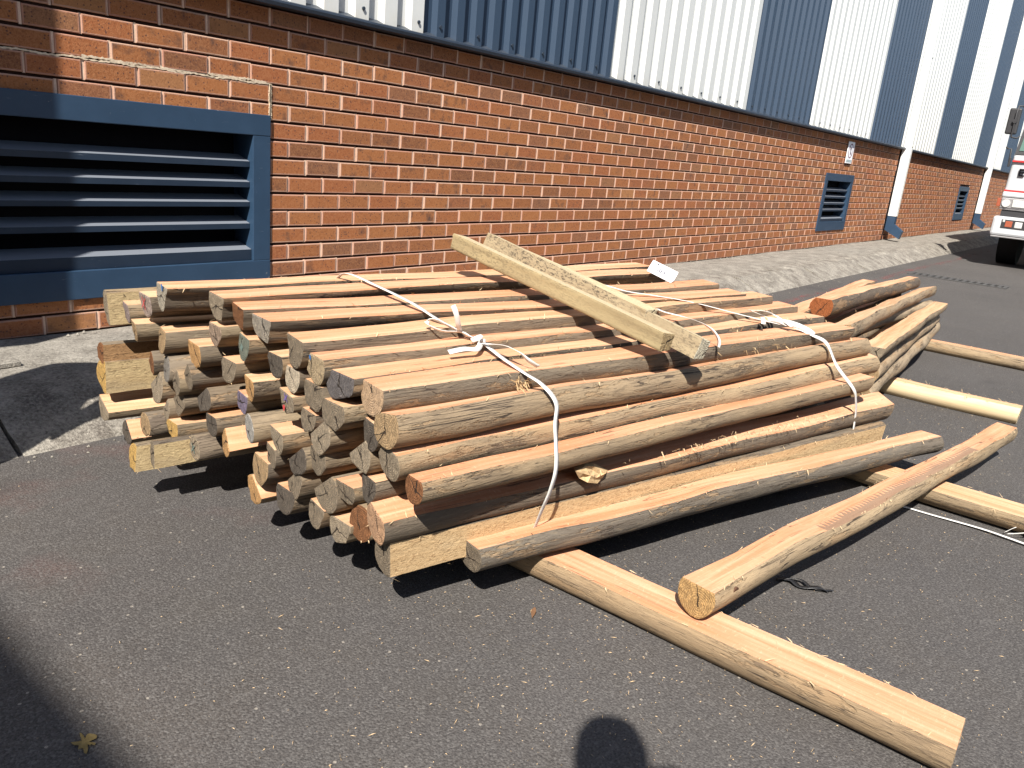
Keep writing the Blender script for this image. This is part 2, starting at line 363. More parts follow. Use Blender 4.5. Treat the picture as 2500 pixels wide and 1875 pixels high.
_g=_t.nodes.new('ShaderNodeNewGeometry'); _s=_t.nodes.new('ShaderNodeSeparateXYZ'); _t.links.new(_g.outputs['Normal'],_s.inputs[0])
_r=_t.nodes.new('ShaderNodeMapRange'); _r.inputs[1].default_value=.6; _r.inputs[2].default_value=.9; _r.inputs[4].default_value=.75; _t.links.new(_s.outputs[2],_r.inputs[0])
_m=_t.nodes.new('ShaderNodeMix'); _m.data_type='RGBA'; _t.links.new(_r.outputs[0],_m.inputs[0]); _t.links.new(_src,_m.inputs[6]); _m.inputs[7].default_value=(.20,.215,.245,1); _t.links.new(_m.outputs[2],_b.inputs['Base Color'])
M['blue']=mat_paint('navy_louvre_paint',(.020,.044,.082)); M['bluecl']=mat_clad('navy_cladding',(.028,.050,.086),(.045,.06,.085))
M['whitecl']=mat_clad('white_cladding',(.57,.58,.565),(.47,.42,.33)); M['flash']=mat_paint('dark_flashing_paint',(.020,.028,.042))
M['pipe']=mat_paint('white_pipe_paint',(.68,.68,.65),(.5,.46,.4),.45,.12)
M['black']=plain('dark_void',(.006,.006,.008),.9,.1)
M['strap']=mat_strap(); M['red']=mat_redline(); M['fibre']=plain('pale_wood_fibre',(.55,.40,.24),.9,.1,0,.35,60)
M['chip']=plain('wood_chip',(.50,.35,.19),.9,.1,0,.4,120)
M['steel']=plain('grey_steel',(.075,.072,.070),.6,.4,.3,.3,40); M['paper']=plain('white_paper',(.80,.80,.82),.7,.2,0,.04)
M['ink']=plain('printed_ink',(.05,.05,.07),.7,.2); M['twhite']=plain('white_truck_paint',(.47,.48,.495),.3,.5,0,.05)
M['tyre']=plain('black_rubber',(.014,.014,.015),.85,.2); M['dplastic']=plain('dark_plastic',(.035,.034,.036),.5,.4)
M['tred']=plain('red_stripe',(.55,.03,.03),.4,.4); M['lens']=plain('lamp_lens',(.50,.50,.48),.12,.7,0,.2,60); M['amber']=plain('amber_lens',(.32,.085,.045),.2,.6)
M['glass']=mat_glass(); M['chrome']=plain('grey_trim',(.33,.32,.32),.35,.5,.4,.1)
M['bplastic']=plain('black_film',(.02,.02,.022),.3,.5)
PAINTS={'red':(.42,.05,.05),'blue':(.05,.13,.30),'teal':(.125,.165,.145),'purple':(.13,.09,.24)}
for k,v in PAINTS.items(): M['mk_'+k]=plain(k+'_mark_paint',v,.9,.1,0,.4,180)

rng=random.Random(7)
# ================================================================== SETTING
mb=MB(); mb.add([(-60,-70,0),(120,-70,0),(120,-.5,0),(-60,-.5,0)],[(0,1,2,3)])
tag(mb.build('asphalt_road',M['asphalt']),kind='structure',label='dark sunlit asphalt road')
# pavement slab with slightly uneven top, kerb stones as its children
mb=MB(); nx=220; xs=[-20+i*(.25 if False else 65/nx) for i in range(nx+1)]
ys=[.3,0,-.1,-.25,-.4,-.56]
pz=lambda x,y: .12+.004*math.sin(x*2.1+y*5)+.003*math.sin(x*7.3-y*9)-(.006 if y<-.5 else 0)
vs=[(x,y,pz(x,y)) for x in xs for y in ys]; n=len(ys)
mb.add(vs,[(i*n+j,(i+1)*n+j,(i+1)*n+j+1,i*n+j+1)[::-1] for i in range(nx) for j in range(n-1)],0,True)
pav=mb.build('pavement',M['pave']); tag(pav,kind='structure',label='grey concrete pavement along the brick wall')
x=-6.0
while x<38:
    L=rng.uniform(.80,.95); mb=MB(); k=9; prof=[(-.565,.0),(-.565,.121),(-.66,.122),(-.725,.117),(-.765,.103),(-.85,.062),(-.93,.024),(-.985,-.005)]
    vs=[]
    for i in range(k):
        xx=x+.006+(L-.012)*i/(k-1)
        for j,(y,z) in enumerate(prof):
            a=1 if 1<j<7 else 0
            vs.append((xx,y+a*rng.gauss(0,.003),z+a*rng.gauss(0,.002)-(.022*rng.random()**6 if 2<=j<=5 else 0)))
    n=len(prof); fs=[(i*n+j,i*n+j+1,(i+1)*n+j+1,(i+1)*n+j) for i in range(k-1) for j in range(n-1)]
    fs+=[tuple(range(n))[::-1],tuple((k-1)*n+j for j in range(n))]
    mb.add(vs,fs,0,False); mb.build('kerb_stone',M['kerb'],pav); x+=L+.004
# red line and drain
mb=MB()
seg=40; pts=[(6.2+i*.28,-1.26+.02*math.sin(i*.4)) for i in range(seg+1)]
vs=[(p[0],p[1]+s*.038,.004) for p in pts for s in (-1,1)]
mb.add(vs,[(2*i,2*i+2,2*i+3,2*i+1) for i in range(seg)])
tag(mb.build('painted_line',M['red']),label='worn red painted line along the kerb',cat='road marking',kind='structure')
dr=empty('drain_grate',(10.85,-1.85,0)); tag(dr,'flat grey steel drain grate set in the road beyond the stack','drain grate')
mb=MB(); mb.box(10.86,-2.40,.0,10.90,-1.32,.012); mb.box(11.13,-2.40,.0,11.17,-1.32,.012); mb.box(10.90,-2.40,.0,11.13,-2.36,.012); mb.box(10.90,-1.36,.0,11.13,-1.32,.012)
mb.build('frame',M['steel'],dr)
mb=MB(); mb.box(10.90,-2.36,.002,11.13,-1.36,.0045); mb.build('well',plain('drain_silt',(.030,.028,.027),.9,.1),dr)
proto=None
for i in range(13):
    y=-2.32+i*.076
    if proto is None:
        mb=MB(); mb.box(10.90,y-.018,.0048,11.13,y+.018,.0115); proto=mb.build('bar',M['steel'],dr,loc=(10.86,y,.006)); y0=y
    else:
        c=proto.copy(); link(c); c.parent=dr; c.location=proto.location+Vector((0,y-y0,0))

# ================================================================== WAREHOUSE
CO=.0875; PI_=.2232; ZT=.12+17*CO
wh=empty('warehouse_building',(0,0,.12)); tag(wh,'long brick warehouse with navy and white striped metal cladding above','building')
vents=[(.78,2.493,.267,1.110),(11.16,12.40,.345,1.12),(20.43,21.55,.39,1.13)]
# mortar backing with openings
mb=MB(); X0,X1=-.6,46
xb=[X0]+[v for q in vents for v in q[:2]]+[X1]
for i in range(len(xb)-1):
    a,b=xb[i],xb[i+1]
    q=[v for v in vents if abs(v[0]-a)<1e-6]
    if q:
        q=q[0]; mb.box(a,.013,.0,b,.25,q[2]); mb.box(a,.013,q[3],b,.25,1.75)
    else: mb.box(a,.013,.0,b,.25,1.75)
bw=mb.build('brick_wall',M['mortar_bed'],wh)
def brick_shape(L,H):
    # front face towards -Y at y=0; rim attribute 1 at the arris, 0 inside
    hx,hz=L/2,H/2; c=.003; i1=.009; dp=.02
    vs=[];rim=[]
    for (ox,oz,yy,r) in ((0,0,dp,1),(0,0,c,1),(c,c,0,1),(c+i1,c+i1,0,.0)):
        for sx,sz in ((-1,-1),(1,-1),(1,1),(-1,1)):
            vs.append((sx*(hx-ox),yy,sz*(hz-oz))); rim.append(r)
    fs=[]
    for k in range(3):
        for j in range(4): fs.append((k*4+j,k*4+(j+1)%4,k*4+4+(j+1)%4,k*4+4+j))
    fs.append((12,13,14,15))
    return vs,fs,rim
def brick_mesh(L,H,name='brick'):
    vs,fs,rim=brick_shape(L,H); me=bpy.data.meshes.new(name); me.from_pydata(vs,[],fs); me.materials.append(M['brick'])
    at=me.attributes.new('rim','FLOAT','POINT'); at.data.foreach_set('value',rim); return me
BM={}
near=[]; far=[]; heads=[]
for row in range(17):
    zt=ZT-row*CO; zc=zt-CO/2; ph=2.498 if row%2==0 else 2.498+PI_/2
    n0=int((X0-ph)/PI_)-1; 
    x=ph+n0*PI_
    while x<X1:
        a,b=x,x+PI_; x+=PI_
        segs=[(a,b)]
        for q in vents:
            if q[2]<zc<q[3]:
                ns=[]
                for s in segs:
                    if s[1]<=q[0] or s[0]>=q[1]: ns.append(s)
                    else:
                        if s[0]<q[0]-.02: ns.append((s[0],q[0]+.004))
                        if s[1]>q[1]+.02: ns.append((q[1]-.004,s[1]))
                segs=ns
        for s in segs:
            if s[1]-s[0]<.05: continue
            L=round(s[1]-s[0]-.010,4); H=CO-.0115
            cx=(s[0]+s[1])/2
            (near if (1.0<cx<5.2) else far).append((cx,zc,L,H)); heads.append((s[1],zc))
vis=[]
for q in near:
    cx,zc=q[0],q[1]
    if cx<2.5 and zc<.22 and cx>1.75: far.append(q); continue
    vis.append(q)
vis.sort(key=lambda q:q[0]); far+=vis[298:]; vis=vis[:298]
for cx,zc,L,H in vis:
    k=(L,H)
    if k not in BM: BM[k]=brick_mesh(L,H)
    o=bpy.data.objects.new('brick',BM[k]); link(o); o.parent=bw
    o.location=(cx+rng.gauss(0,.0012),rng.gauss(0,.0012),zc-.12+rng.gauss(0,.0009)); o.rotation_euler=(0,rng.gauss(0,.003),rng.gauss(0,.004))
VV=[];FF=[];RR=[]
for cx,zc,L,H in far:
    vs,fs,rim=brick_shape(L,H); b=len(VV); dy=rng.gauss(0,.0012)
    VV+=[(p[0]+cx,p[1]+dy,p[2]+zc-.12) for p in vs]; FF+=[tuple(i+b for i in f) for f in fs]; RR+=rim
me=bpy.data.meshes.new('brick_courses'); me.from_pydata(VV,[],FF); me.materials.append(M['brick'])
at=me.attributes.new('rim','FLOAT','POINT'); at.data.foreach_set('value',RR)
o=bpy.data.objects.new('brick_courses',me); link(o); o.parent=bw; tag(o,kind='stuff')
mb=MB()
for xx,zc in heads: mb.box(xx-.0052,.0035+rng.random()*.003,zc-CO/2+.004,xx+.0052,.02,zc+CO/2-.004)
tag(mb.build('head_joints',M['mortar_head'],bw),kind='stuff')
# pale smeared mortar repair running along a bed joint over the big vent and down its corner
def smear(pts,wmin,wmax,name):
    mb=MB(); vs=[]
    for i,(xx,zz) in enumerate(pts):
        a=rng.uniform(wmin,wmax); b=rng.uniform(wmin,wmax)
        vs+=[(xx,-.0004-rng.random()*.0012,zz+a),(xx,.016,zz+a+.002),(xx,-.0008,zz-b),(xx,.016,zz-b-.002)]
    fs=[]
    for i in range(len(pts)-1):
        k=i*4; fs+=[(k,k+2,k+6,k+4),(k,k+4,k+5,k+1),(k+2,k+3,k+7,k+6)]
    mb.add(vs,fs); return mb.build(name,M['mortar_pale'],bw)
zj=ZT-4*CO
smear([(1.15+i*.009,zj-.001+.0025*math.sin(i*.31)+.001*math.sin(i*1.7)) for i in range(150)],.001,.0055,'mortar_repair')
smear([(1.60+i*.0085,zj+.0075+.002*math.sin(i*.23)) for i in range(104)],.001,.008,'mortar_repair')
mb=MB()
for i in range(38):
    z0=zj-i*.0045
    if z0<ZT-6*CO: break
    a=rng.uniform(.002,.009); mb.box(2.498-a,-.004,z0-.006,2.498+rng.uniform(.002,.009),.016,z0+.002)
mb.build('mortar_repair',M['mortar_pale'],bw)
# vents
def vent(x0,x1,z0,z1,lips,fr=.1,name='louvre_vent'):
    mb=MB(); yf=-.014
    tb=fr; bb=.125
    mb.box(x0,yf,z1-tb,x1,.06,z1,0,.003); mb.box(x0,yf,z0,x1,.06,z0+bb,0,.003)
    mb.box(x1-fr,yf+.0015,z0+bb,x1,.16,z1-tb,0,.003); mb.box(x0,yf+.0015,z0+bb,x0+fr,.16,z1-tb,0,.003)
    v=mb.build(name,M['blue'],wh)
    mb=MB(); mb.box(x0+.003,.17,z0+.003,x1-.003,.2,z1-.003); mb.box(x0+fr,.0605,z1-tb-.002,x1-fr,.17,z1-.01); mb.build('backing',M['black'],v)
    xi0,xi1=x0+fr+.0015,x1-fr-.0015
    for i,(lt,lb) in enumerate(lips):
        last=i==len(lips)-1
        mb=MB(); y0=.016
        if last: y0=.004
        h=lt-lb; bk=.105
        prof=[(y0,lb),(y0,lt),(y0+bk,lt+.028),(y0+bk,lt+.022),(y0+.006,lt-.006),(y0+.006,lb)]
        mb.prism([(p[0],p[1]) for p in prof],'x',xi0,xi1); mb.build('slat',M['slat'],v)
    return v
bigl=[(.883,.856),(.783,.757),(.685,.662),(.578,.552),(.448,.394)]
vent(*vents[0],bigl)
sml=[(.904,.878),(.812,.787),(.723,.698),(.635,.610),(.510,.474)]
vent(*vents[1],sml); vent(*vents[2],[(a+.02,b+.02) for a,b in sml])
# flashing and cladding
mb=MB(); mb.prism([(.02,ZT+.002),(-.074,ZT+.002),(-.078,ZT+.018),(-.074,ZT+.028),(-.03,ZT+.05),(.02,ZT+.05)],'x',X0,X1); mb.build('flashing',M['flash'],wh)
stripes=[('w',.65,3.487),('b',3.487,5.486),('w',5.486,8.094),('b',8.094,9.997),('w',9.997,12.592),('b',12.592,14.42),('w',14.42,16.838),('b',16.838,18.524),('w',18.524,20.95),('b',20.95,22.648),('w',22.648,24.962),('b',24.962,26.8),('w',26.8,29.2),('b',29.2,31),('w',31,33.4),('b',33.4,35.2),('w',35.2,37.6),('b',37.6,39.4),('w',39.4,42),('b',42,46)]
screws=MB()
for c,a,b in stripes:
    nr=max(1,round((b-a)/(.170 if c=='b' else .2))); p=(b-a)/nr; prof=[]
    yt,yc=-.028,-.064
    for i in range(nr):
        x=a+i*p; prof+=[(x,yt),(x+p*.46,yt),(x+p*.54,yc),(x+p*.92,yc),(x+p,yt)] if c=='b' else [(x,yt),(x+p*.36,yt),(x+p*.45,yc),(x+p*.9,yc),(x+p*.99,yt)]
        if a<12 and i%2==(1 if c=='w' else 0):
            screws.disc((x+p*.7,yc-.004,ZT+.085+rng.uniform(-.004,.004)),(0,1,0),.0095,.009,8)
    prof.append((b,yt)); pf=[prof[0]]
    for q in prof[1:]:
        if q[0]-pf[-1][0]>1e-5 or abs(q[1]-pf[-1][1])>1e-5: pf.append(q)
    mb=MB(); n=len(pf); zb=ZT+.022; th=.0015
    vs=[(q[0],q[1],z) for z in (zb,7.2) for q in pf]+[(q[0],q[1]+th,z) for z in (zb,7.2) for q in pf]
    fs=[(i,i+1,n+i+1,n+i) for i in range(n-1)]+[(i,i+1,i+1+2*n,i+2*n)[::-1] for i in range(n-1)]
    mb.add(vs,fs); mb.build('cladding_panel',M['whitecl'] if c=='w' else M['bluecl'],wh)
tag(screws.build('roofing_screws',M['flash'],wh),kind='stuff')
mb=MB(); mb.box(X0,.26,.0,X1,9,7.1); mb.box(X0-.1,-.08,7.2,X1,9.1,7.35); mb.build('roof_and_shell',M['flash'],wh)
# down pipes
for px in (14.70,23.0):
    mb=MB(); mb.box(px,-.155,.53,px+.11,-.02,6.9,0,.006); dp=mb.build('downpipe',M['pipe'],wh)
    mb=MB(); mb.prism([(-.15,.528),(-.15,.40),(-.30,.30),(-.27,.17),(-.02,.295),(-.02,.528)],'x',px-.003,px+.113); mb.build('shoe',M['blue'],dp)
    mb=MB(); mb.box(px-.004,-.16,3.03,px+.114,-.016,3.06); mb.box(px-.004,-.16,1.66,px+.114,-.016,1.68); mb.build('collar',M['pipe'],dp)
    mb=MB(); mb.box(px-.03,-.012,.12,px-.006,.02,ZT-.01); mb.build('movement_joint',M['black'],bw)
# sign
sg=empty('warning_sign',(11.95,-.01,1.27)); tag(sg,'small white prohibition sign above the middle wall vent','sign')
mb=MB(); mb.box(11.81,-.02,1.273,12.09,-.012,1.562,0,.002); mb.build('plate',M['paper'],sg)
mb=MB(); cx,cz,r=11.95,1.44,.098; k=32
vs=[(cx+rr*math.cos(2*math.pi*i/k),-.0215,cz+rr*math.sin(2*math.pi*i/k)) for i in range(k) for rr in (r-.014,r)]
mb.add(vs,[(2*i,2*i+1,(2*i+3)%(2*k),(2*i+2)%(2*k)) for i in range(k)])
a=math.pi*.25; dx,dz=math.cos(a),-math.sin(a)
mb.add([(cx-dx*r*.9-dz*.007,-.0217,cz-dz*r*.9+dx*.007),(cx-dx*r*.9+dz*.007,-.0217,cz-dz*r*.9-dx*.007),(cx+dx*r*.9+dz*.007,-.0217,cz+dz*r*.9-dx*.007),(cx+dx*r*.9-dz*.007,-.0217,cz+dz*r*.9+dx*.007)],[(0,1,2,3)])
mb.build('prohibition_ring',plain('sign_plum',(.16,.05,.10),.6,.2),sg)
mb=MB(); mb.disc((11.95,-.0222,1.472),(0,1,0),.018,.002,12); mb.box(11.942,-.0228,1.39,11.962,-.0205,1.452); mb.build('pictogram',M['ink'],sg)
mb=MB(); mb.box(11.83,-.0215,1.29,12.07,-.0203,1.322); mb.build('caption_strip',plain('sign_grey',(.33,.40,.42),.6,.2),sg)

# ================================================================== POLES
def pole_obj(name, A, B, r, flat=90, k=.62, seed=0, crook=.004, taper=.0, m=34, n=15, sawn='sawn', col=(.25,.21,.17), tone=.5, lump=.05, parent=None, flat_wave=.0, clips=()):
    A=Vector(A); B=Vector(B); L=(B-A).length
    rg=np.random.RandomState(seed+11)
    ph=rg.rand(24)*6.28; am=rg.rand(24)
    ex=(B-A).normalized(); ey=Vector((0,0,1)).cross(ex).normalized(); ez=ex.cross(ey)
    def cy(x): return crook*(math.sin(math.pi*x/L*1.3+ph[0])-math.sin(ph[0]))+crook*.45*math.sin(x*7+ph[1])*min(1,x*3)
    def cz(x): return crook*.6*(math.sin(math.pi*x/L+ph[2])-math.sin(ph[2]))+crook*.3*math.sin(x*6+ph[3])*min(1,x*3)
    def rad(x,th):
        v=1+lump*(.5*math.sin(x*5+ph[4])+.35*math.sin(x*11+ph[5]+math.cos(th))+.4*math.sin(2*th+ph[6]+x*1.5)+.3*math.sin(3*th+ph[7]-x*2.2))
        v+=lump*.35*math.sin(x*27+ph[8]+2*th)*am[0]+lump*.25*math.sin(5*th+x*9+ph[9])
        return r*(1-taper*x/L)*v
    fa=None if flat is None else R(flat)
    vs=[];secs=[]; nf=4
    for i in range(m+1):
        x=L*i/m; ring=[]
        if fa is None:
            for j in range(n+nf): ring.append((2*math.pi*j/(n+nf)))
            pts=[(rad(x,a)*math.cos(a),rad(x,a)*math.sin(a)) for a in ring]
        else:
            h=k*r*(1-taper*.5*x/L)+flat_wave*math.sin(x*9+ph[10])+flat_wave*.5*math.sin(x*21+ph[11])
            rp=rad(x,fa+.75); rm=rad(x,fa-.75)
            ap=math.acos(max(-.95,min(.95,h/rp))); amn=math.acos(max(-.95,min(.95,h/rm)))
            pts=[]
            for j in range(n):
                a=fa+ap+(2*math.pi-ap-amn)*j/(n-1)
                q=rp if j==0 else (rm if j==n-1 else rad(x,a))
                if 0<j<n-1:
                    for cp,ck_ in clips:
                        cc=math.cos(a-R(cp))
                        if cc>.05: q=min(q,ck_*r*(1-taper*x/L)*(1+.012*math.sin(x*13+cp))/cc)
                    wq=min(1,min(j,n-1-j)/2.0); q=q*wq+(rp if j<n/2 else rm)*(1-wq)
                pts.append((q*math.cos(a),q*math.sin(a)))
            p0=pts[-1]; p1=pts[0]
            for j in range(1,nf):
                u=j/nf; pts.append((p0[0]*(1-u)+p1[0]*u,p0[1]*(1-u)+p1[1]*u))
        e=0
        tl=(am[5]-.5)*.25; tl2=(am[6]-.5)*.25
        for (yy,zz) in pts:
            xx=x
            if i==0: xx+=tl*yy+tl2*zz
            if i==m: xx+=(am[7]-.5)*.5*yy+(am[8]-.5)*.5*zz
            vs.append((xx,yy+cy(x),zz+cz(x)))
        secs.append(len(pts))
    K=secs[0]; fs=[];mi=[];smo=[]
    for i in range(m):
        for j in range(K):
            j2=(j+1)%K
            fs.append((i*K+j,i*K+j2,(i+1)*K+j2,(i+1)*K+j))
            isflat= fa is not None and (j>=n-1)
            mi.append(1 if isflat else 0); smo.append(True)
    def cap(base,rev,xdir):
        c=Vector((0,0,0))
        for j in range(K): c+=Vector(vs[base+j])
        c/=K; mid=[]
        for j in range(K):
            q=Vector(vs[base+j]); p=c.lerp(q,.9); p.x+=xdir*(.0015+.001*math.sin(j*2.1+seed)); mid.append(p)
        b2=len(vs); vs.extend([tuple(p) for p in mid]); c.x+=xdir*.002; vs.append(tuple(c)); ci=len(vs)-1
        for j in range(K):
            j2=(j+1)%K
            q=(base+j,b2+j,b2+j2,base+j2); t=(b2+j,ci,b2+j2)
            if rev: q=q[::-1]; t=t[::-1]
            fs.append(q); fs.append(t); mi.extend([2,2]); smo.extend([False,False])
    cap(0,False,-1); cap(m*K,True,1)
    me=bpy.data.meshes.new(name); me.from_pydata(vs,[],fs)
    for mt in (M['bark'],M[sawn],M['end']): me.materials.append(mt)
    me.polygons.foreach_set('material_index',mi); me.polygons.foreach_set('use_smooth',smo)
    # sharp arrises between sawn face and rind
    if fa is not None:
        ev={}
        for e in me.edges: ev[tuple(sorted(e.vertices))]=e.index
        sh=np.zeros(len(me.edges),dtype=bool)
        for i in range(m):
            for j in (0,n-1):
                q=ev.get(tuple(sorted((i*K+j,(i+1)*K+j))))
                if q is not None: sh[q]=True
        at=me.attributes.new('sharp_edge','BOOLEAN','EDGE'); at.data.foreach_set('value',sh)
    me.update()
    o=bpy.data.objects.new(name,me); link(o)
    mt=Matrix((( ex.x,ey.x,ez.x),(ex.y,ey.y,ez.y),(ex.z,ey.z,ez.z))).to_4x4(); mt.translation=A
    o.matrix_world=mt; o.color=(*col,tone)
    o['_L']=L
    edge=[[Vector(vs[i*K+j]) for i in range(m+1)] for j in ((0,n-1) if fa is not None else ())]
    return o,edge
def fibres(o, lines, count, seed, length=(.01,.045), name='loose_fibres', updir=(0,0,1), spread=.004):
    rg=random.Random(seed); mb=MB()
    for c in range(count):
        ln=rg.choice(lines); f=rg.random()**1.0*(len(ln)-1.01); i=int(f); p=ln[i].lerp(ln[i+1],f-i)
        L=rg.uniform(*length); a=rg.uniform(0,6.28)
        d=Vector((rg.gauss(0,1),rg.gauss(0,.5),rg.gauss(0.0,.28))).normalized(); sag=Vector((rg.gauss(0,.4),rg.gauss(0,.4),rg.gauss(0,.3)))
        w_=rg.uniform(.0005,.0014); p=p+Vector((0,rg.gauss(0,spread),rg.gauss(.001,.001)))
        q=[p, p+d*L*.5+sag*L*.12, p+d*L+sag*L*.35]; sd_=d.cross(Vector((.1,.3,1))).normalized()*w_
        vs=[q[0]-sd_,q[0]+sd_,q[1]-sd_,q[1]+sd_,q[2]]
        mb.add(vs,[(0,1,3,2),(2,3,4)])
    me=bpy.data.meshes.new(name); me.from_pydata(mb.v,[],mb.f); me.materials.append(M['fibre'])
    c=bpy.data.objects.new(name,me); link(c); c.parent=o; tag(c,kind='stuff'); return c
def mark(o, color, shape, cy, cz, size):
    mb=MB(); x=-.0048
    if shape=='x':
        for s in (1,-1):
            mb.add([(x,cy-size,cz-s*size-.003),(x,cy-size,cz-s*size+.003),(x,cy+size,cz+s*size+.003),(x,cy+size,cz+s*size-.003)],[(0,1,2,3)])
            x-=.0003
    else:
        k=9; rg=random.Random(int(cy*1e4)); mb.add([(x,cy+size*rg.uniform(.55,1.1)*math.cos(6.283*i/k),cz+size*rg.uniform(.6,1.3)*math.sin(6.283*i/k)) for i in range(k)],[tuple(range(k))])
    me=bpy.data.meshes.new('paint_mark'); me.from_pydata(mb.v,[],mb.f); me.materials.append(M['mk_'+color])
    c=bpy.data.objects.new('paint_mark',me); link(c); c.parent=o; return c
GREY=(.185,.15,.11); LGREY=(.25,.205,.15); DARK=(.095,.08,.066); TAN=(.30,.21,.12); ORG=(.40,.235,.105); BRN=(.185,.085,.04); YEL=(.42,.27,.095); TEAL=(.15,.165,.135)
T,F,TF,TB=90,180,135,50
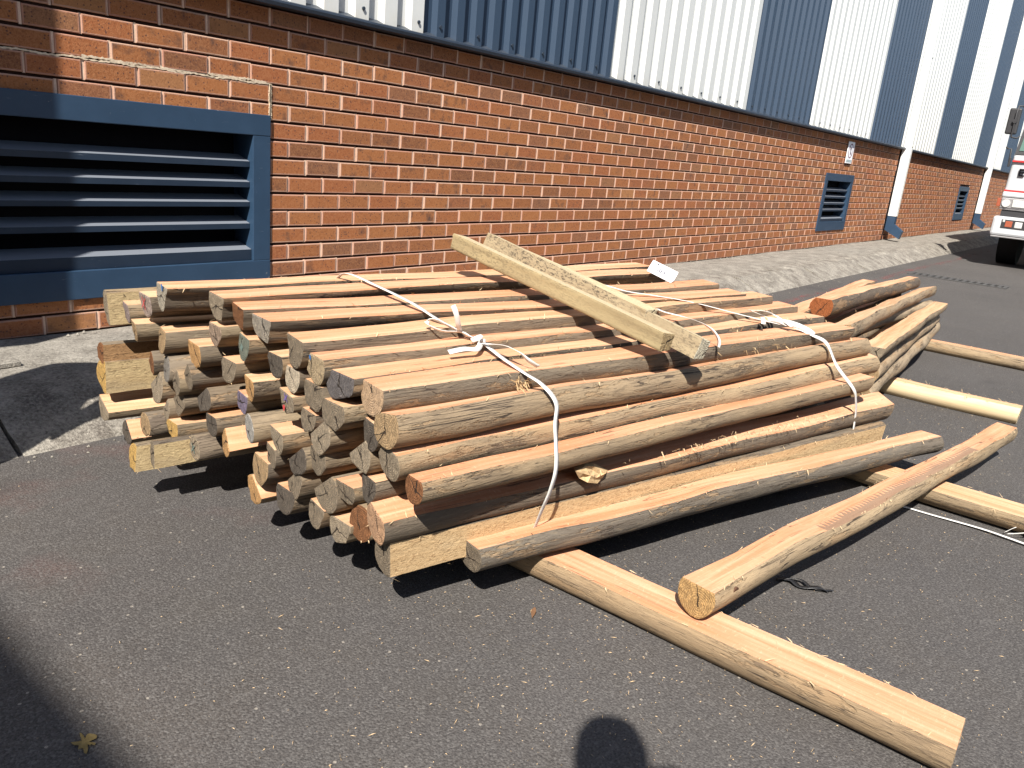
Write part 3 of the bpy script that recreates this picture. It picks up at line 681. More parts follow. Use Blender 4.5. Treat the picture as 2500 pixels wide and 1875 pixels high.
# key: near end x,y,z, radius, flat direction, end colour, sawn tone, label, far end or None
P=[
('E42',1.006,-1.482,0.140,0.036,F,YEL,.15,'yellowish square-cut pole end at the far left of the bottom row'),
('E63',1.124,-1.888,0.143,0.036,TF,ORG,.5,'half-round pole with pale rim and reddish split side, lowest in the middle of the stack'),
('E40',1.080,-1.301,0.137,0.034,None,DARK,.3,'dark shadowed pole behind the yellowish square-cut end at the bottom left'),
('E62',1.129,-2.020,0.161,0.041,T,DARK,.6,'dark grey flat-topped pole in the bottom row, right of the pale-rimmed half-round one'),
('E65',1.123,-2.244,0.161,0.038,T,LGREY,.4,'grey pole showing clear growth rings, beside the lowest front corner pole'),
('E68',1.123,-2.386,0.161,0.042,F,GREY,.12,'lowest front corner pole, its rough yellow sawn side facing the road'),
('E43',1.029,-1.546,0.164,0.035,F,GREY,.1,'grey pole with cream sawn side, right of the yellowish square-cut end at bottom left'),
('E64',1.120,-2.157,0.172,0.038,T,GREY,.5,'hairy grey bottom-row pole with ringed brown heart, left of the clear growth rings'),
('E44',1.115,-1.625,0.184,0.035,None,LGREY,.4,'round pole with a cross crack in its pale end, low on the left'),
('E36',1.083,-1.415,0.199,0.037,None,TAN,.4,'small round pole with pinkish pale end under the big grey one at the left'),
('E38',1.112,-1.512,0.202,0.034,T,YEL,.3,'small pale yellow cream-topped pole, low on the left beside the round pinkish end'),
('P5a',1.128,-2.307,0.208,0.043,None,BRN,.5,'brown ended pole pressed against the thick front pole near the bottom'),
('E55',1.124,-1.923,0.210,0.045,T,TAN,.4,'wide tan pole with a cracked hairy end, just above the lowest middle pole'),
('E57b',1.129,-2.067,0.216,0.037,TB,GREY,.6,'grey pole under the dark end with the pale flat side'),
('E37',1.124,-1.469,0.246,0.034,TB,LGREY,1.0,'small pole with a bright salmon flat side, low on the left'),
('E61',1.122,-2.197,0.236,0.043,TB,GREY,.9,'tall grey end with a salmon top edge in the third row above the bottom corner'),
('E45',1.120,-1.766,0.238,0.035,None,ORG,.4,'orange spiral-grained round end low left of centre'),
('P5b',1.104,-2.383,0.247,0.050,105,(.42,.26,.16),.85,'thickest front pole with a salmon sawn upper side and rough reddish end',(3.22,-2.915,.25)),
('E56',1.122,-1.971,0.267,0.034,None,GREY,.4,'grey pole tucked behind the pale half-round end in the middle'),
('E60',1.117,-2.262,0.269,0.034,T,GREY,1.0,'small grey end with a bright salmon top near the front, above the tall grey end'),
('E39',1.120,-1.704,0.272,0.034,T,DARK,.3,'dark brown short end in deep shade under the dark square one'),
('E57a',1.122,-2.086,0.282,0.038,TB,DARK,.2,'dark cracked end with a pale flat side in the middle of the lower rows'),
('E15',1.120,-1.078,0.150,0.052,112,LGREY,.15,'big light grey pole sticking out lowest of the long ones on the left'),
('E20',1.124,-1.419,0.299,0.043,TB,LGREY,1.0,'hairy star-cracked grey end with a salmon flat, just right of the big light grey pole'),
('E22',1.130,-1.529,0.284,0.040,TB,GREY,.3,'brown grey end with a flaking cream side, left of the dark square one'),
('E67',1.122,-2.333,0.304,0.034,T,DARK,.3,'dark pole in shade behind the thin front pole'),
('E58',1.124,-2.153,0.310,0.039,None,GREY,.4,'grey end hidden partly behind the star-cracked hairy one'),
('E33',1.117,-1.885,0.320,0.039,None,(.30,.29,.27),.3,'smooth blue-grey round end with concentric rings near the middle'),
('E46',1.111,-2.009,0.322,0.039,T,LGREY,.5,'pale half-round end with a long light side in the middle of the stack'),
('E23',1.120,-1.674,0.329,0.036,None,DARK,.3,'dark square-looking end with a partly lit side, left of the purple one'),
('E21',1.113,-1.546,0.349,0.034,None,GREY,.3,'small grey brown end squeezed above the flaking cream side'),
('P4',1.120,-2.479,0.358,0.038,T,BRN,1.0,'thin front pole with a small brown end and narrow salmon top',(3.02,-2.885,.372)),
('E53',1.124,-2.309,0.368,0.040,TB,LGREY,.1,'pale ringed end with a cream flat on its right, beside the third front pole'),
('E16',1.120,-1.400,0.371,0.034,None,BRN,.3,'dark brown shaded end left of the dark grey cracked one'),
('E32',1.124,-1.844,0.372,0.034,None,(.155,.13,.185),.3,'purple stained end peeping out left of the grey concentric one'),
('E17',1.120,-1.479,0.379,0.040,None,(.19,.175,.155),.4,'dark grey round end under the second flat-topped pole on the left'),
('E47',1.112,-2.186,0.379,0.046,TB,LGREY,.4,'big hairy end with a long forked crack and cream flat near the front'),
('E18',1.115,-1.605,0.381,0.037,TB,GREY,.4,'grey pole directly under the light orange half-round end'),
('P3',1.120,-2.398,0.395,0.043,100,LGREY,.9,'third front pole from the top, mostly round and tan with a hairy grey end',(3.17,-2.84,.41)),
('E35',1.124,-2.115,0.401,0.034,None,GREY,.4,'brown grey end behind the cracked one with the cream chipped top'),
('E14',1.120,-1.069,0.256,0.050,F,YEL,.05,'longest protruding pole on the left with an orange yellow end and cream sawn side'),
('E31',1.122,-2.033,0.422,0.041,T,LGREY,.3,'end with red and violet paint marks in the middle of the stack'),
('E24',1.119,-1.882,0.423,0.036,T,ORG,.2,'bright orange half-round end in the middle of the upper rows'),
('E51',1.122,-2.335,0.434,0.036,T,DARK,.3,'dark grey flat end squeezed between the second and third front poles'),
('E6',1.120,-1.459,0.454,0.040,T,TAN,.25,'second flat-topped pole from the left under the top layer'),
('E19',1.120,-1.788,0.448,0.039,T,GREY,.25,'grey flat-topped pole with a split hairy end, right of the light orange half-round one'),
('E34',1.105,-2.226,0.448,0.040,T,GREY,.1,'brown cracked end with a chipped cream top, left of the second front pole'),
('E13',1.120,-1.084,0.333,0.034,F,BRN,.55,'brown rough-sawn pole jutting out left above the orange yellow ended one'),
('E12',1.119,-1.629,0.452,0.044,T,ORG,.25,'light orange half-round end with a curved crack, upper left of centre'),
('E5',1.100,-1.342,0.460,0.036,T,TAN,.25,'leftmost flat-topped pole under the red crossed end'),
('E29',1.121,-2.133,0.469,0.042,T,GREY,.3,'broad grey end split by one level dark crack near the top front'),
('P2',1.109,-2.397,0.475,0.044,80,TAN,.7,'second front pole from the top, grey brown with a dark notch in its end',(3.13,-2.825,.482)),
('E26',1.122,-2.052,0.492,0.037,None,(.40,.34,.26),.3,'whitish hairy narrow end under the grey pole of the top layer'),
('E2',1.120,-1.260,0.497,0.034,T,(.24,.19,.18),.25,'small violet grey end at the back left beside the round jutting post'),
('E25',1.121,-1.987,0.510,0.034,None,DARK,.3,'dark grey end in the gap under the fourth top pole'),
('P1',1.127,-2.328,0.515,0.046,T,(.40,.28,.18),.85,'front top corner pole with a wide salmon sawn top and tan end',(3.05,-2.745,.520)),
('E30',1.118,-2.232,0.520,0.040,T,(.11,.10,.10),.25,'cream topped pole with a blackened cracked end, next to the front top corner',(3.12,-2.615,.530)),
('E10',1.119,-1.860,0.525,0.040,T,TEAL,.3,'teal stained grey end under the dark brown one'),
('E7',1.120,-1.730,0.529,0.036,T,(.27,.20,.15),.25,'cracked brown end with lit right side under the split salmon topped pole'),
('E3',1.120,-1.373,0.538,0.045,T,(.30,.24,.21),.15,'pole end with a red painted cross at the back left'),
('E28',1.115,-2.144,0.542,0.040,T,(.36,.28,.18),.9,'salmon topped pole with a speckled hairy tan end, second from the front top corner',(3.11,-2.515,.552)),
('E1',1.120,-1.123,0.490,0.052,F,LGREY,.1,'round-ended pale post with rough yellow side, jutting out farthest at the back left'),
('E27',1.116,-2.070,0.565,0.046,T,GREY,.2,'wide cream topped pole with a large grey end in the top layer',(3.04,-2.445,.572)),
('E11',1.120,-1.935,0.587,0.046,T,(.27,.24,.20),.7,'peach topped pole with a big hairy grey end in the top layer',(2.93,-2.38,.592)),
('E4',1.120,-1.468,0.583,0.050,T,(.30,.27,.22),.3,'rearmost long top pole with a blue mark on its grey end',(3.0,-1.93,.606)),
('E9',1.121,-1.832,0.596,0.043,T,BRN,1.0,'deep salmon topped pole with a fibrous dark brown end',(2.92,-2.285,.600)),
('E8',1.120,-1.739,0.606,0.046,T,LGREY,.95,'salmon topped pole with its end cracked in two, next to the rearmost long one',(2.90,-2.07,.612)),
]
GP='split fence poles in the strapped stack'
WB=mat_bark('dark_grey_rind',((.165,.132,.095),(.135,.108,.08),(.105,.086,.068),(.18,.135,.09))); MBK=mat_bark('mid_rind',((.27,.205,.13),(.22,.17,.11),(.16,.128,.095),(.28,.20,.115)))
RF={}
for nm,c0,c1,c2 in (('weathered_sawn_face',(.47,.36,.20),(.37,.27,.145),(.17,.115,.06)),('rough_orange_face',(.50,.355,.20),(.43,.285,.145),(.22,.125,.06)),('rough_brown_face',(.32,.19,.095),(.25,.145,.07),(.09,.05,.03))):
    t=NT(nm); oc=t.coord('Object'); rn=t.oinfo(); of=t.comb(t.math('MULTIPLY',rn,31.0),0,0); g=t.noise(t.scale(oc,(5,40,40),of),1,6,.7,.8); g2=t.noise(t.scale(oc,(70,150,150),of),1,5,.75,1.2); cl=t.noise(t.scale(oc,(6,20,20),of),1,4)
    c=t.mix(t.step(g,.3,.7),c0,c1); c=t.mix(t.math('MULTIPLY',t.step(g2,.53,.63),.75),c,c2); c=t.mix(t.math('MULTIPLY',t.step(g2,.45,.34),.5),c,tuple(min(1,v*1.35) for v in c0)); c=t.mix(t.math('MULTIPLY',t.step(cl,.58,.74),.45),c,(.27,.21,.14)); t.bump(t.math('ADD',g,g2),.8,.004); RF[nm]=t.fin(c,.88,.15)
ends_obj={}
top_keys=set('P1 E30 E28 E27 E11 E4 E9 E8'.split()); front_keys=set('P2 P3 P4 P5b E68'.split())
dirv=Vector((math.cos(R(-11.5)),math.sin(R(-11.5)),0))
for i,row in enumerate(P):
    key,x,y,z,r,fl,col,tone,label=row[:9]
    if fl is None and key not in ('E36','E44','E33','E17','P2','P3','P5b','P5a'): fl=rng.choice((T,T,TB,TF)); tone=rng.uniform(.1,.7)
    if key in ('E30','E27','E11','E4','E28','P1','E8'): tone=min(1,tone+.3)
    clips=[] if key[0]=='P' else [(rng.choice((-20,10,200,225)),rng.uniform(.72,.92))]+([(rng.choice((250,280,300)),rng.uniform(.7,.9))] if rng.random()<.6 else [])
    A=Vector((x,y,z))
    if len(row)>9: B=Vector(row[9])
    else:
        if key=='E68': B=Vector((3.13,-2.925,.155))
        else:
            a=R(-11.5+rng.uniform(-.5,.5)); B=A+Vector((math.cos(a),math.sin(a),0))*rng.uniform(1.93,2.06)
    vis_=key in top_keys or key in front_keys
    kf=.33 if key in top_keys else rng.uniform(.38,.6)
    if key=='P4': kf=.66; r=.035
    elif key in ('P2','P3','P5b'): kf={'P2':.72,'P3':.80,'P5b':.62}[key]
    elif key=='E15': kf=.32
    elif key=='E13': kf=.5
    elif fl is not None:
        r2=min(r*1.9/(1+kf)*(1.06 if key in top_keys else 1), .0525 if key in top_keys else r*1.14)
        A=A+Vector((0,0,0)); fd=Vector((0,-math.cos(R(fl))*-1,math.sin(R(fl)))); fd=Vector((0,math.cos(R(fl)),math.sin(R(fl))))
        sh=(r2+kf*r2)/2-kf*r2; A=A+fd*sh; B=B+fd*sh; r=r2
    if key in ('E68','E42','E43','E14','E13','E1'): pass
    o,edge=pole_obj('fence_pole',A,B,r,fl,kf,seed=i*7+3,crook=.006 if vis_ else .003,taper=rng.uniform(-.06,.06),m=60 if vis_ else 22,n=17 if vis_ else 13,col=col,tone=tone,lump=.062 if vis_ else .055,flat_wave=.0010,clips=clips)
    tag(o,label,'pole',GP); ends_obj[key]=o
    if key in ('E1','E14','E42','E43'): o.data.materials[1]=RF['weathered_sawn_face']
    if key in top_keys: o.data.materials[0]=WB  # darker rind paints in the shaded sides of the top poles
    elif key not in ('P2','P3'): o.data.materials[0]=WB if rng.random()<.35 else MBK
    if key=='E68': o.data.materials[1]=RF['rough_orange_face']
    if key=='E13': o.data.materials[1]=RF['rough_brown_face']
    if edge and vis_: fibres(o,edge,170,i,(.004,.02))
    elif edge: fibres(o,[e[:5] for e in edge],14,i,(.006,.02))
    else:
        ring=[Vector((0.0,r*.97*math.cos(q),r*.97*math.sin(q))) for q in [k*.4 for k in range(17)]]
        fibres(o,[ring],16,i,(.004,.016))
mark(ends_obj['E3'],'red','x',.0,-.004,.016); mark(ends_obj['E4'],'blue','b',-.018,.016,.012); mark(ends_obj['E31'],'red','b',.006,-.02,.008); mark(ends_obj['E31'],'purple','x',-.004,.008,.009)
mark(ends_obj['E10'],'teal','b',.004,-.010,.010); mark(ends_obj['E28'],'blue','b',.012,.008,.006); mark(ends_obj['E44'],'teal','x',0,0,.012)
# fuzzy saw fibres along the front of the stack between thin and thick front pole
# second stack on the right
G2='split fence poles in the stack behind'; LB=mat_bark('light_rind',((.38,.29,.19),(.35,.265,.17),(.33,.255,.17),(.39,.285,.18)))
Q=[
((3.62,-2.745,.165),(6.25,-2.50,.135),.044,None,'lowest curved pale pole of the right-hand stack, at its foot',TAN,.2,.030),
((3.72,-2.735,.245),(6.05,-2.555,.215),.043,None,'knotty tan pole second from the bottom of the right-hand stack',TAN,.4,.016),
((3.66,-2.74,.365),(6.05,-2.575,.300),.048,T,'grey pole with a wide cream sawn top on the right-hand stack',LGREY,.15,.012),
((3.38,-2.66,.47),(6.25,-2.425,.375),.052,72,'long tan pole with whitish sawn side behind the cream topped one, right-hand stack',TAN,.1,.014),
((3.74,-2.56,.40),(6.1,-2.50,.28),.04,None,'brownish pole in the gap between the long tan and cream topped poles',GREY,.3,.01),
((3.62,-2.50,.515),(6.05,-2.36,.43),.050,T,'dark barked pole with an orange heart and forked crack, on top of the right-hand stack',(.25,.085,.032),.6,.010),
((3.30,-2.45,.49),(5.5,-2.22,.44),.042,T,'peach topped pole behind the dark barked one on the right-hand stack',TAN,.8,.012),
((3.75,-2.62,.15),(6.2,-2.38,.14),.042,None,'tan pole behind the foot of the right-hand stack',TAN,.4,.012),
((3.75,-2.60,.25),(6.1,-2.42,.22),.042,T,'hidden middle pole of the right-hand stack, cream topped',TAN,.4,.008),
((3.6,-2.42,.39),(5.9,-2.3,.34),.042,T,'salmon sawn pole under the dark barked one on the right-hand stack',TAN,.9,.008),
((3.7,-2.47,.15),(6.0,-2.24,.14),.044,None,'rear bottom pole of the right-hand stack',GREY,.4,.008),
((3.7,-2.44,.26),(6.0,-2.26,.23),.044,T,'rear middle pole of the right-hand stack with tan end',TAN,.5,.008),
]
for i,(A,B,r,fl,label,col,tone,ck) in enumerate(Q):
    o,edge=pole_obj('fence_pole',A,B,r,fl,.75 if i==5 else .35,seed=500+i*5,crook=ck*.45,taper=.05,m=50,n=15,col=col,tone=tone,lump=.05,flat_wave=.0015)
    tag(o,label,'pole',G2)
    if i==5: o.data.materials[0]=mat_bark('dark_rind',((.10,.082,.066),)*4)
    if i in (0,1,2,3,4): o.data.materials[0]=LB
    if edge: fibres(o,edge,50,900+i,(.005,.02))
# bearers lying on the road under the stacks
BR=[((1.575,-3.515,.056),(1.56,-1.35,.056),.061,T,.42,'long front bearer with salmon sawn top, running from under the stack to bottom right',(.40,.30,.2),.75,.004),
((2.985,-3.95,.067),(2.995,-1.75,.067),.067,T,.10,'second bearer under the stack, cream topped, crossed by the leaning rough pole',LGREY,.05,.004),
((4.48,-3.28,.048),(4.46,-2.1,.048),.052,T,.72,'pale peeled round bearer lying free on the right',(.55,.45,.3),.0,.003),
((5.93,-3.75,.046),(5.95,-2.0,.046),.050,T,.62,'farthest bearer, salmon edged, under the far end of the right-hand stack',TAN,.7,.004)]
br=[]
for i,(A,B,r,fl,k,label,col,tone,ck) in enumerate(BR):
    o,edge=pole_obj('bearer_pole',A,B,r,fl,k,seed=700+i,crook=ck,taper=.0,m=60,n=17,col=col,tone=tone,lump=.035)
    tag(o,label,'pole','bearers under the stacks'); br.append(o); fibres(o,edge,120,950+i,(.005,.025))
M['peeled']=None
t=NT('peeled_wood'); oc=t.coord('Object'); g=t.noise(t.scale(oc,(3,40,40)),1,5,.6,.5); g2=t.noise(t.scale(oc,(9,150,150)),1,3)
c=t.mix(t.step(g,.35,.7),(.56,.42,.24),(.64,.52,.34)); c=t.mix(t.math('MULTIPLY',t.step(g,.62,.75),.6),c,(.40,.26,.13)); c=t.mix(t.math('MULTIPLY',t.step(g2,.62,.72),.5),c,(.33,.22,.12)); t.bump(g2,.3,.002)
M['peeled']=t.fin(c,.7,.3)
br[2].data.materials[0]=M['peeled']
# loose poles
o,edge=pole_obj('fence_pole',(1.315,-2.487,.135),(3.25,-3.115,.140),.045,T,.66,seed=33,crook=.007,taper=-.03,m=80,n=19,col=(.17,.14,.105),tone=.85,lump=.065,flat_wave=.0015); M['gbark']=mat_bark('grey_rind',((.135,.115,.092),)*4); o.data.materials[0]=M['gbark']
tag(o,'loose pole with grey bark and peach sawn top, lying along the stack’s front','pole','loose poles in front of the stack'); fibres(o,edge,220,1,(.005,.028))
o,edge=pole_obj('fence_pole',(1.555,-2.962,.136),(3.78,-3.285,.128),.049,T,.62,seed=58,crook=.006,taper=.05,m=90,n=21,sawn='sawn_ch',col=(.40,.25,.11),tone=.75,lump=.07,flat_wave=.003)
tag(o,'loose crooked pole with saw-chattered top and star-cracked yellow end, resting across two bearers','pole','loose poles in front of the stack'); fibres(o,edge,130,2,(.005,.022))
mb=MB(); lo=o
me_k=MB(); me_k.disc((.085,-.047,.006),(0,1,.1),.012,.006,12); k_=bpy.data.meshes.new('knot'); k_.from_pydata(me_k.v,[],me_k.f); k_.materials.append(plain('knot_wood',(.10,.055,.035),.9,.1,0,.4,150)); ko=bpy.data.objects.new('knot',k_); link(ko); ko.parent=lo
# short posts across the top
PM={}
for nm,c0,c1,c2 in (('greenish_post',(.32,.255,.14),(.235,.18,.10),(.10,.08,.05)),('cream_post',(.48,.40,.26),(.42,.325,.195),(.24,.18,.11)),('speckled_post',(.37,.295,.185),(.29,.225,.14),(.075,.06,.045))):
    t=NT(nm); oc=t.coord('Object'); g=t.noise(t.scale(oc,(4,46,46)),1,6,.65,.5); g2=t.noise(t.scale(oc,(60,170,170)),1,4,.7,.8); cl=t.noise(t.scale(oc,(2.2,9,9)),1,3)
    c=t.mix(t.step(g,.3,.7),c0,c1); k_=.9 if 'speck' in nm else .5
    c=t.mix(t.math('MULTIPLY',t.math('MULTIPLY',t.step(g2,.50,.58),t.step(cl,.3,.55)),k_),c,c2); t.bump(t.math('ADD',g,g2),.5,.002); PM[nm]=t.fin(c,.82,.2)
PS=[((1.895,-2.628,.608),(2.03,-1.74,.742),.037,100,.72,'front short post across the stack, greenish tan with a chipped near end',(.33,.25,.14),('greenish_post','cream_post')),
((1.990,-2.690,.590),(2.250,-1.685,.730),.037,12,.55,'middle short post across the stack, dark-speckled side and pale end',(.46,.43,.34),('cream_post','speckled_post')),
((2.045,-2.49,.640),(2.355,-1.65,.715),.030,T,.6,'rear short post across the stack, thin and cream, half hidden',(.48,.42,.30),('cream_post','cream_post'))]
for i,(A,B,r,fl,k,label,col,mts) in enumerate(PS):
    pc=[[(8,.66),(188,.66),(270,.6)],[(100,.78),(192,.5),(280,.78)],[(0,.7),(180,.7)]][i]
    o,edge=pole_obj('short_post',A,B,r,fl,k,seed=800+i*3,crook=.002,m=36,n=25,col=col,tone=0,lump=.02,clips=pc)
    o.data.materials[0]=PM[mts[0]]; o.data.materials[1]=PM[mts[1]]
    tag(o,label,'post','short posts lying across the stack')
# ================================================================== STRAPS
def strap(name,label,paths):
    root=empty(name,paths[0][1][0]); tag(root,label,'strap','white straps round the stack')
    for pn,pts,nor,wd in paths:
        mb=MB(); sp=smooth_path(pts,6)
        if isinstance(nor,list):
            k=len(sp); nn=[Vector(nor[min(int(i/6),len(nor)-1)]).lerp(Vector(nor[min(int(i/6)+1,len(nor)-1)]),(i%6)/6) for i in range(k)]
        else: nn=nor
        mb.ribbon(sp,nn,wd); mb.build(pn,M['strap'],root)
    return root
U=(0,0,1); FR=(-.2,-.98,.1)
s1=[(1.66,-1.45,.53),(1.645,-1.55,.595),(1.618,-1.63,.642),(1.598,-1.70,.655),(1.56,-1.82,.656),(1.517,-2.037,.642),(1.513,-2.141,.618),(1.534,-2.212,.594),(1.549,-2.276,.577),(1.505,-2.382,.567),(1.485,-2.469,.553),(1.505,-2.512,.530),(1.523,-2.545,.49),(1.505,-2.562,.44),(1.468,-2.602,.362),(1.462,-2.598,.30),(1.472,-2.572,.23),(1.50,-2.535,.15)]
r1=strap('strap','left white strap tied with a looped bow knot on top of the stack',[
 ('band',s1,[U]*11+[(-.1,-.6,.8)]+[FR]*6,.0125),
 ('loop',[(1.534,-2.280,.580),(1.529,-2.245,.592),(1.511,-2.231,.600),(1.465,-2.215,.604),(1.44,-2.193,.615),(1.443,-2.176,.625),(1.458,-2.185,.630),(1.484,-2.201,.618),(1.508,-2.222,.604),(1.531,-2.268,.586)],[(.3,.4,.9)]*10,.013),
 ('tail',[(1.513,-2.229,.600),(1.488,-2.244,.625),(1.473,-2.248,.655),(1.466,-2.241,.677)],(-.7,-.6,.3),.013),
 ('tail',[(1.53,-2.288,.580),(1.480,-2.318,.578),(1.44,-2.312,.583),(1.40,-2.297,.577)],[(.1,-.5,.9)]*4,.015),
 ('tail',[(1.534,-2.290,.580),(1.532,-2.33,.586),(1.516,-2.384,.596),(1.507,-2.431,.592),(1.515,-2.458,.576),(1.539,-2.47,.560)],[(0,-.5,.8),(0,-.4,.9),(.2,-.2,.9),(.5,.1,.8),(.8,.2,.5),(.9,.2,.2)],.014)])
mb=MB(); mb.tube(smooth_path([(1.527,-2.258,.582),(1.542,-2.272,.593),(1.528,-2.288,.596),(1.518,-2.275,.585),(1.538,-2.262,.580),(1.548,-2.288,.584)],4),[.0055]*21,6); mb.build('knot',M['strap'],r1)
s2=[(2.36,-1.83,.60),(2.345,-1.93,.655),(2.33,-2.06,.652),(2.345,-2.16,.644),(2.363,-2.225,.636),(2.441,-2.291,.627),(2.549,-2.38,.611),(2.66,-2.51,.583),(2.705,-2.62,.570),(2.722,-2.677,.566),(2.745,-2.744,.548),(2.795,-2.785,.520),(2.80,-2.832,.45),(2.865,-2.885,.37),(2.90,-2.893,.324),(2.935,-2.895,.263),(2.948,-2.897,.188),(2.95,-2.895,.127)]
r2=strap('strap','right white strap knotted near the far end and hanging down the front of the stack',[
 ('band',s2,[U]*10+[(-.1,-.6,.8)]+[FR]*7,.0135),
 ('loop',[(2.692,-2.687,.572),(2.722,-2.63,.588),(2.735,-2.599,.594),(2.710,-2.575,.602),(2.70,-2.54,.598),(2.724,-2.522,.592),(2.732,-2.582,.580),(2.70,-2.67,.570)],[(.2,.2,1)]*8,.014),
 ('tail',[(2.667,-2.591,.588),(2.62,-2.612,.590),(2.58,-2.63,.582)],U,.014)])
mb=MB(); mb.tube(smooth_path([(2.70,-2.60,.58),(2.715,-2.66,.578),(2.735,-2.71,.568),(2.75,-2.75,.552)],4),[.006,.007,.008,.009,.010,.011,.011,.011,.010,.010,.009,.008,.006],7); mb.build('knot',M['strap'],r2)
o=strap('strap','loose white strap end looping round the near end of the middle short post',[('band',[(2.330,-2.36,.606),(2.314,-2.40,.604),(2.314,-2.468,.602),(2.261,-2.546,.607),(2.21,-2.614,.602),(2.195,-2.645,.582),(2.19,-2.65,.560)],[(0,-.2,1),(0,-.2,1),(0,-.2,1),(.3,-.3,1),(.8,-.5,.4),(.9,-.4,.1),(.9,-.4,0)],.013)])
o=strap('strap','white strap lying loose on the asphalt beside the second bearer',[('band',[(2.84,-2.98,.004),(2.872,-3.123,.004),(2.878,-3.221,.005),(2.885,-3.354,.008),(2.875,-3.44,.010),(2.86,-3.60,.006)],U,.013),('loop',[(2.905,-3.43,.012),(2.94,-3.46,.03),(2.93,-3.50,.035),(2.90,-3.48,.03),(2.89,-3.44,.014)],(.6,.2,.7),.012)])
# ================================================================== TAG, CHIPS, DEBRIS
tg=empty('paper_label',(2.74,-2.17,.63)); tag(tg,'white paper label with a barcode standing at the back edge of the stack','label')
a=Vector((2.832,-2.064,.655)); b=Vector((2.716,-2.199,.637)); up=Vector((.075,.02,.058))
a=Vector((2.700,-2.105,.667)); b=Vector((2.735,-2.200,.632)); up=Vector((.062,.012,.036))
nrm=(b-a).cross(up).normalized()
mb=MB(); q=[a,b-(b-a)*.06,b+up*.25,b+up,a+up]; mb.add([p+nrm*.0006 for p in q]+[p-nrm*.0006 for p in q],[(0,1,2,3,4),(9,8,7,6,5)]+[(i,(i+1)%5,(i+1)%5+5,i+5) for i in range(5)]); mb.build('sheet',M['paper'],tg)
mb=MB(); rg=random.Random(4); u=.25
sgn=1 if nrm.dot(CAM-a)>0 else -1
ofs=nrm*.0014*sgn
while u<.72:
    wd=rg.choice((.012,.02,.034)); p=a+(b-a)*u+up*.28; p2=a+(b-a)*(u+wd)+up*.28; ofs=nrm*.0011*sgn
    mb.add([p+ofs,p2+ofs,p2+up*.32+ofs,p+up*.32+ofs],[(0,1,2,3)]); u+=wd+rg.choice((.008,.014))
for (u0,u1,v0,v1) in ((.2,.28,.8,.9),(.45,.85,.74,.79),(.4,.7,.84,.87)):
    p=a+(b-a)*u0+up*v0+ofs; mb.add([p,p+(b-a)*(u1-u0),p+(b-a)*(u1-u0)+up*(v1-v0),p+up*(v1-v0)],[(0,1,2,3)])
mb.build('barcode',M['ink'],tg)
# wood chip wedged on the front face
mb=MB(); rg=random.Random(9); base=[(1.596,-2.572,.309),(1.635,-2.578,.314),(1.672,-2.586,.306),(1.736,-2.592,.272),(1.725,-2.588,.254),(1.700,-2.588,.246),(1.655,-2.582,.262),(1.617,-2.574,.280)]
vs=[Vector(p) for p in base]; c=sum(vs,Vector())/len(vs); tv=Vector((-.03,-.018,.006))
ring2=[p.lerp(c,.12)+tv*rg.uniform(.6,1.1) for p in vs]; inn=[p.lerp(c,.55)+tv*rg.uniform(.5,1.3) for p in vs]; c2=c+tv*1.1; n=8
mb.add(vs+ring2+inn+[c2],[tuple(range(n))[::-1]]+[(i,(i+1)%n,(i+1)%n+n,i+n) for i in range(n)]+[(i+n,(i+1)%n+n,(i+1)%n+2*n,i+2*n) for i in range(n)]+[(i+2*n,(i+1)%n+2*n,3*n) for i in range(n)])
tag(mb.build('wood_chip',M['chip']),'thick splintered wood chip resting on the front of the thickest pole','wood chip')
# bark tuft hanging at the left strap
def tuft(name,label,c,n,L,seed,mat='fibre',sp=0):
    rg=random.Random(seed); mb=MB(); c=Vector(c)
    for i in range(n):
        d=Vector((rg.gauss(0,.7),rg.gauss(-.3,.5),rg.gauss(0,.5))).normalized(); l=L*rg.uniform(.4,1); u_=rg.gauss(0,sp) if sp else rg.gauss(0,L*.35)
        p=c+Vector((u_,-.235*u_*(1 if sp else 0)+rg.gauss(0,.006),rg.gauss(0,.005)))
        q=[p,p+d*l*.5+Vector((0,0,rg.gauss(0,.2)*l)),p+d*l+Vector((0,0,-.35*l))]; s=d.cross(Vector((.2,.9,.3))).normalized()*rg.uniform(.0006,.0016)
        mb.add([q[0]-s,q[0]+s,q[1]-s,q[1]+s,q[2]],[(0,1,3,2),(2,3,4)])
    return tag(mb.build(name,M[mat]),label,'wood fibres',kind='stuff')
tuft('bark_fibres','torn bark fibres under the left strap on the front top corner',(1.47,-2.475,.532),34,.035,3,'chip')
tuft('bark_fibres','curled shavings lying in the gap above the thickest front pole',(2.35,-2.775,.300),190,.026,5,'fibre',.30)
tuft('bark_fibres','loose bark strands on the upper front poles near the right strap',(2.55,-2.70,.530),36,.03,8,'chip',.12)
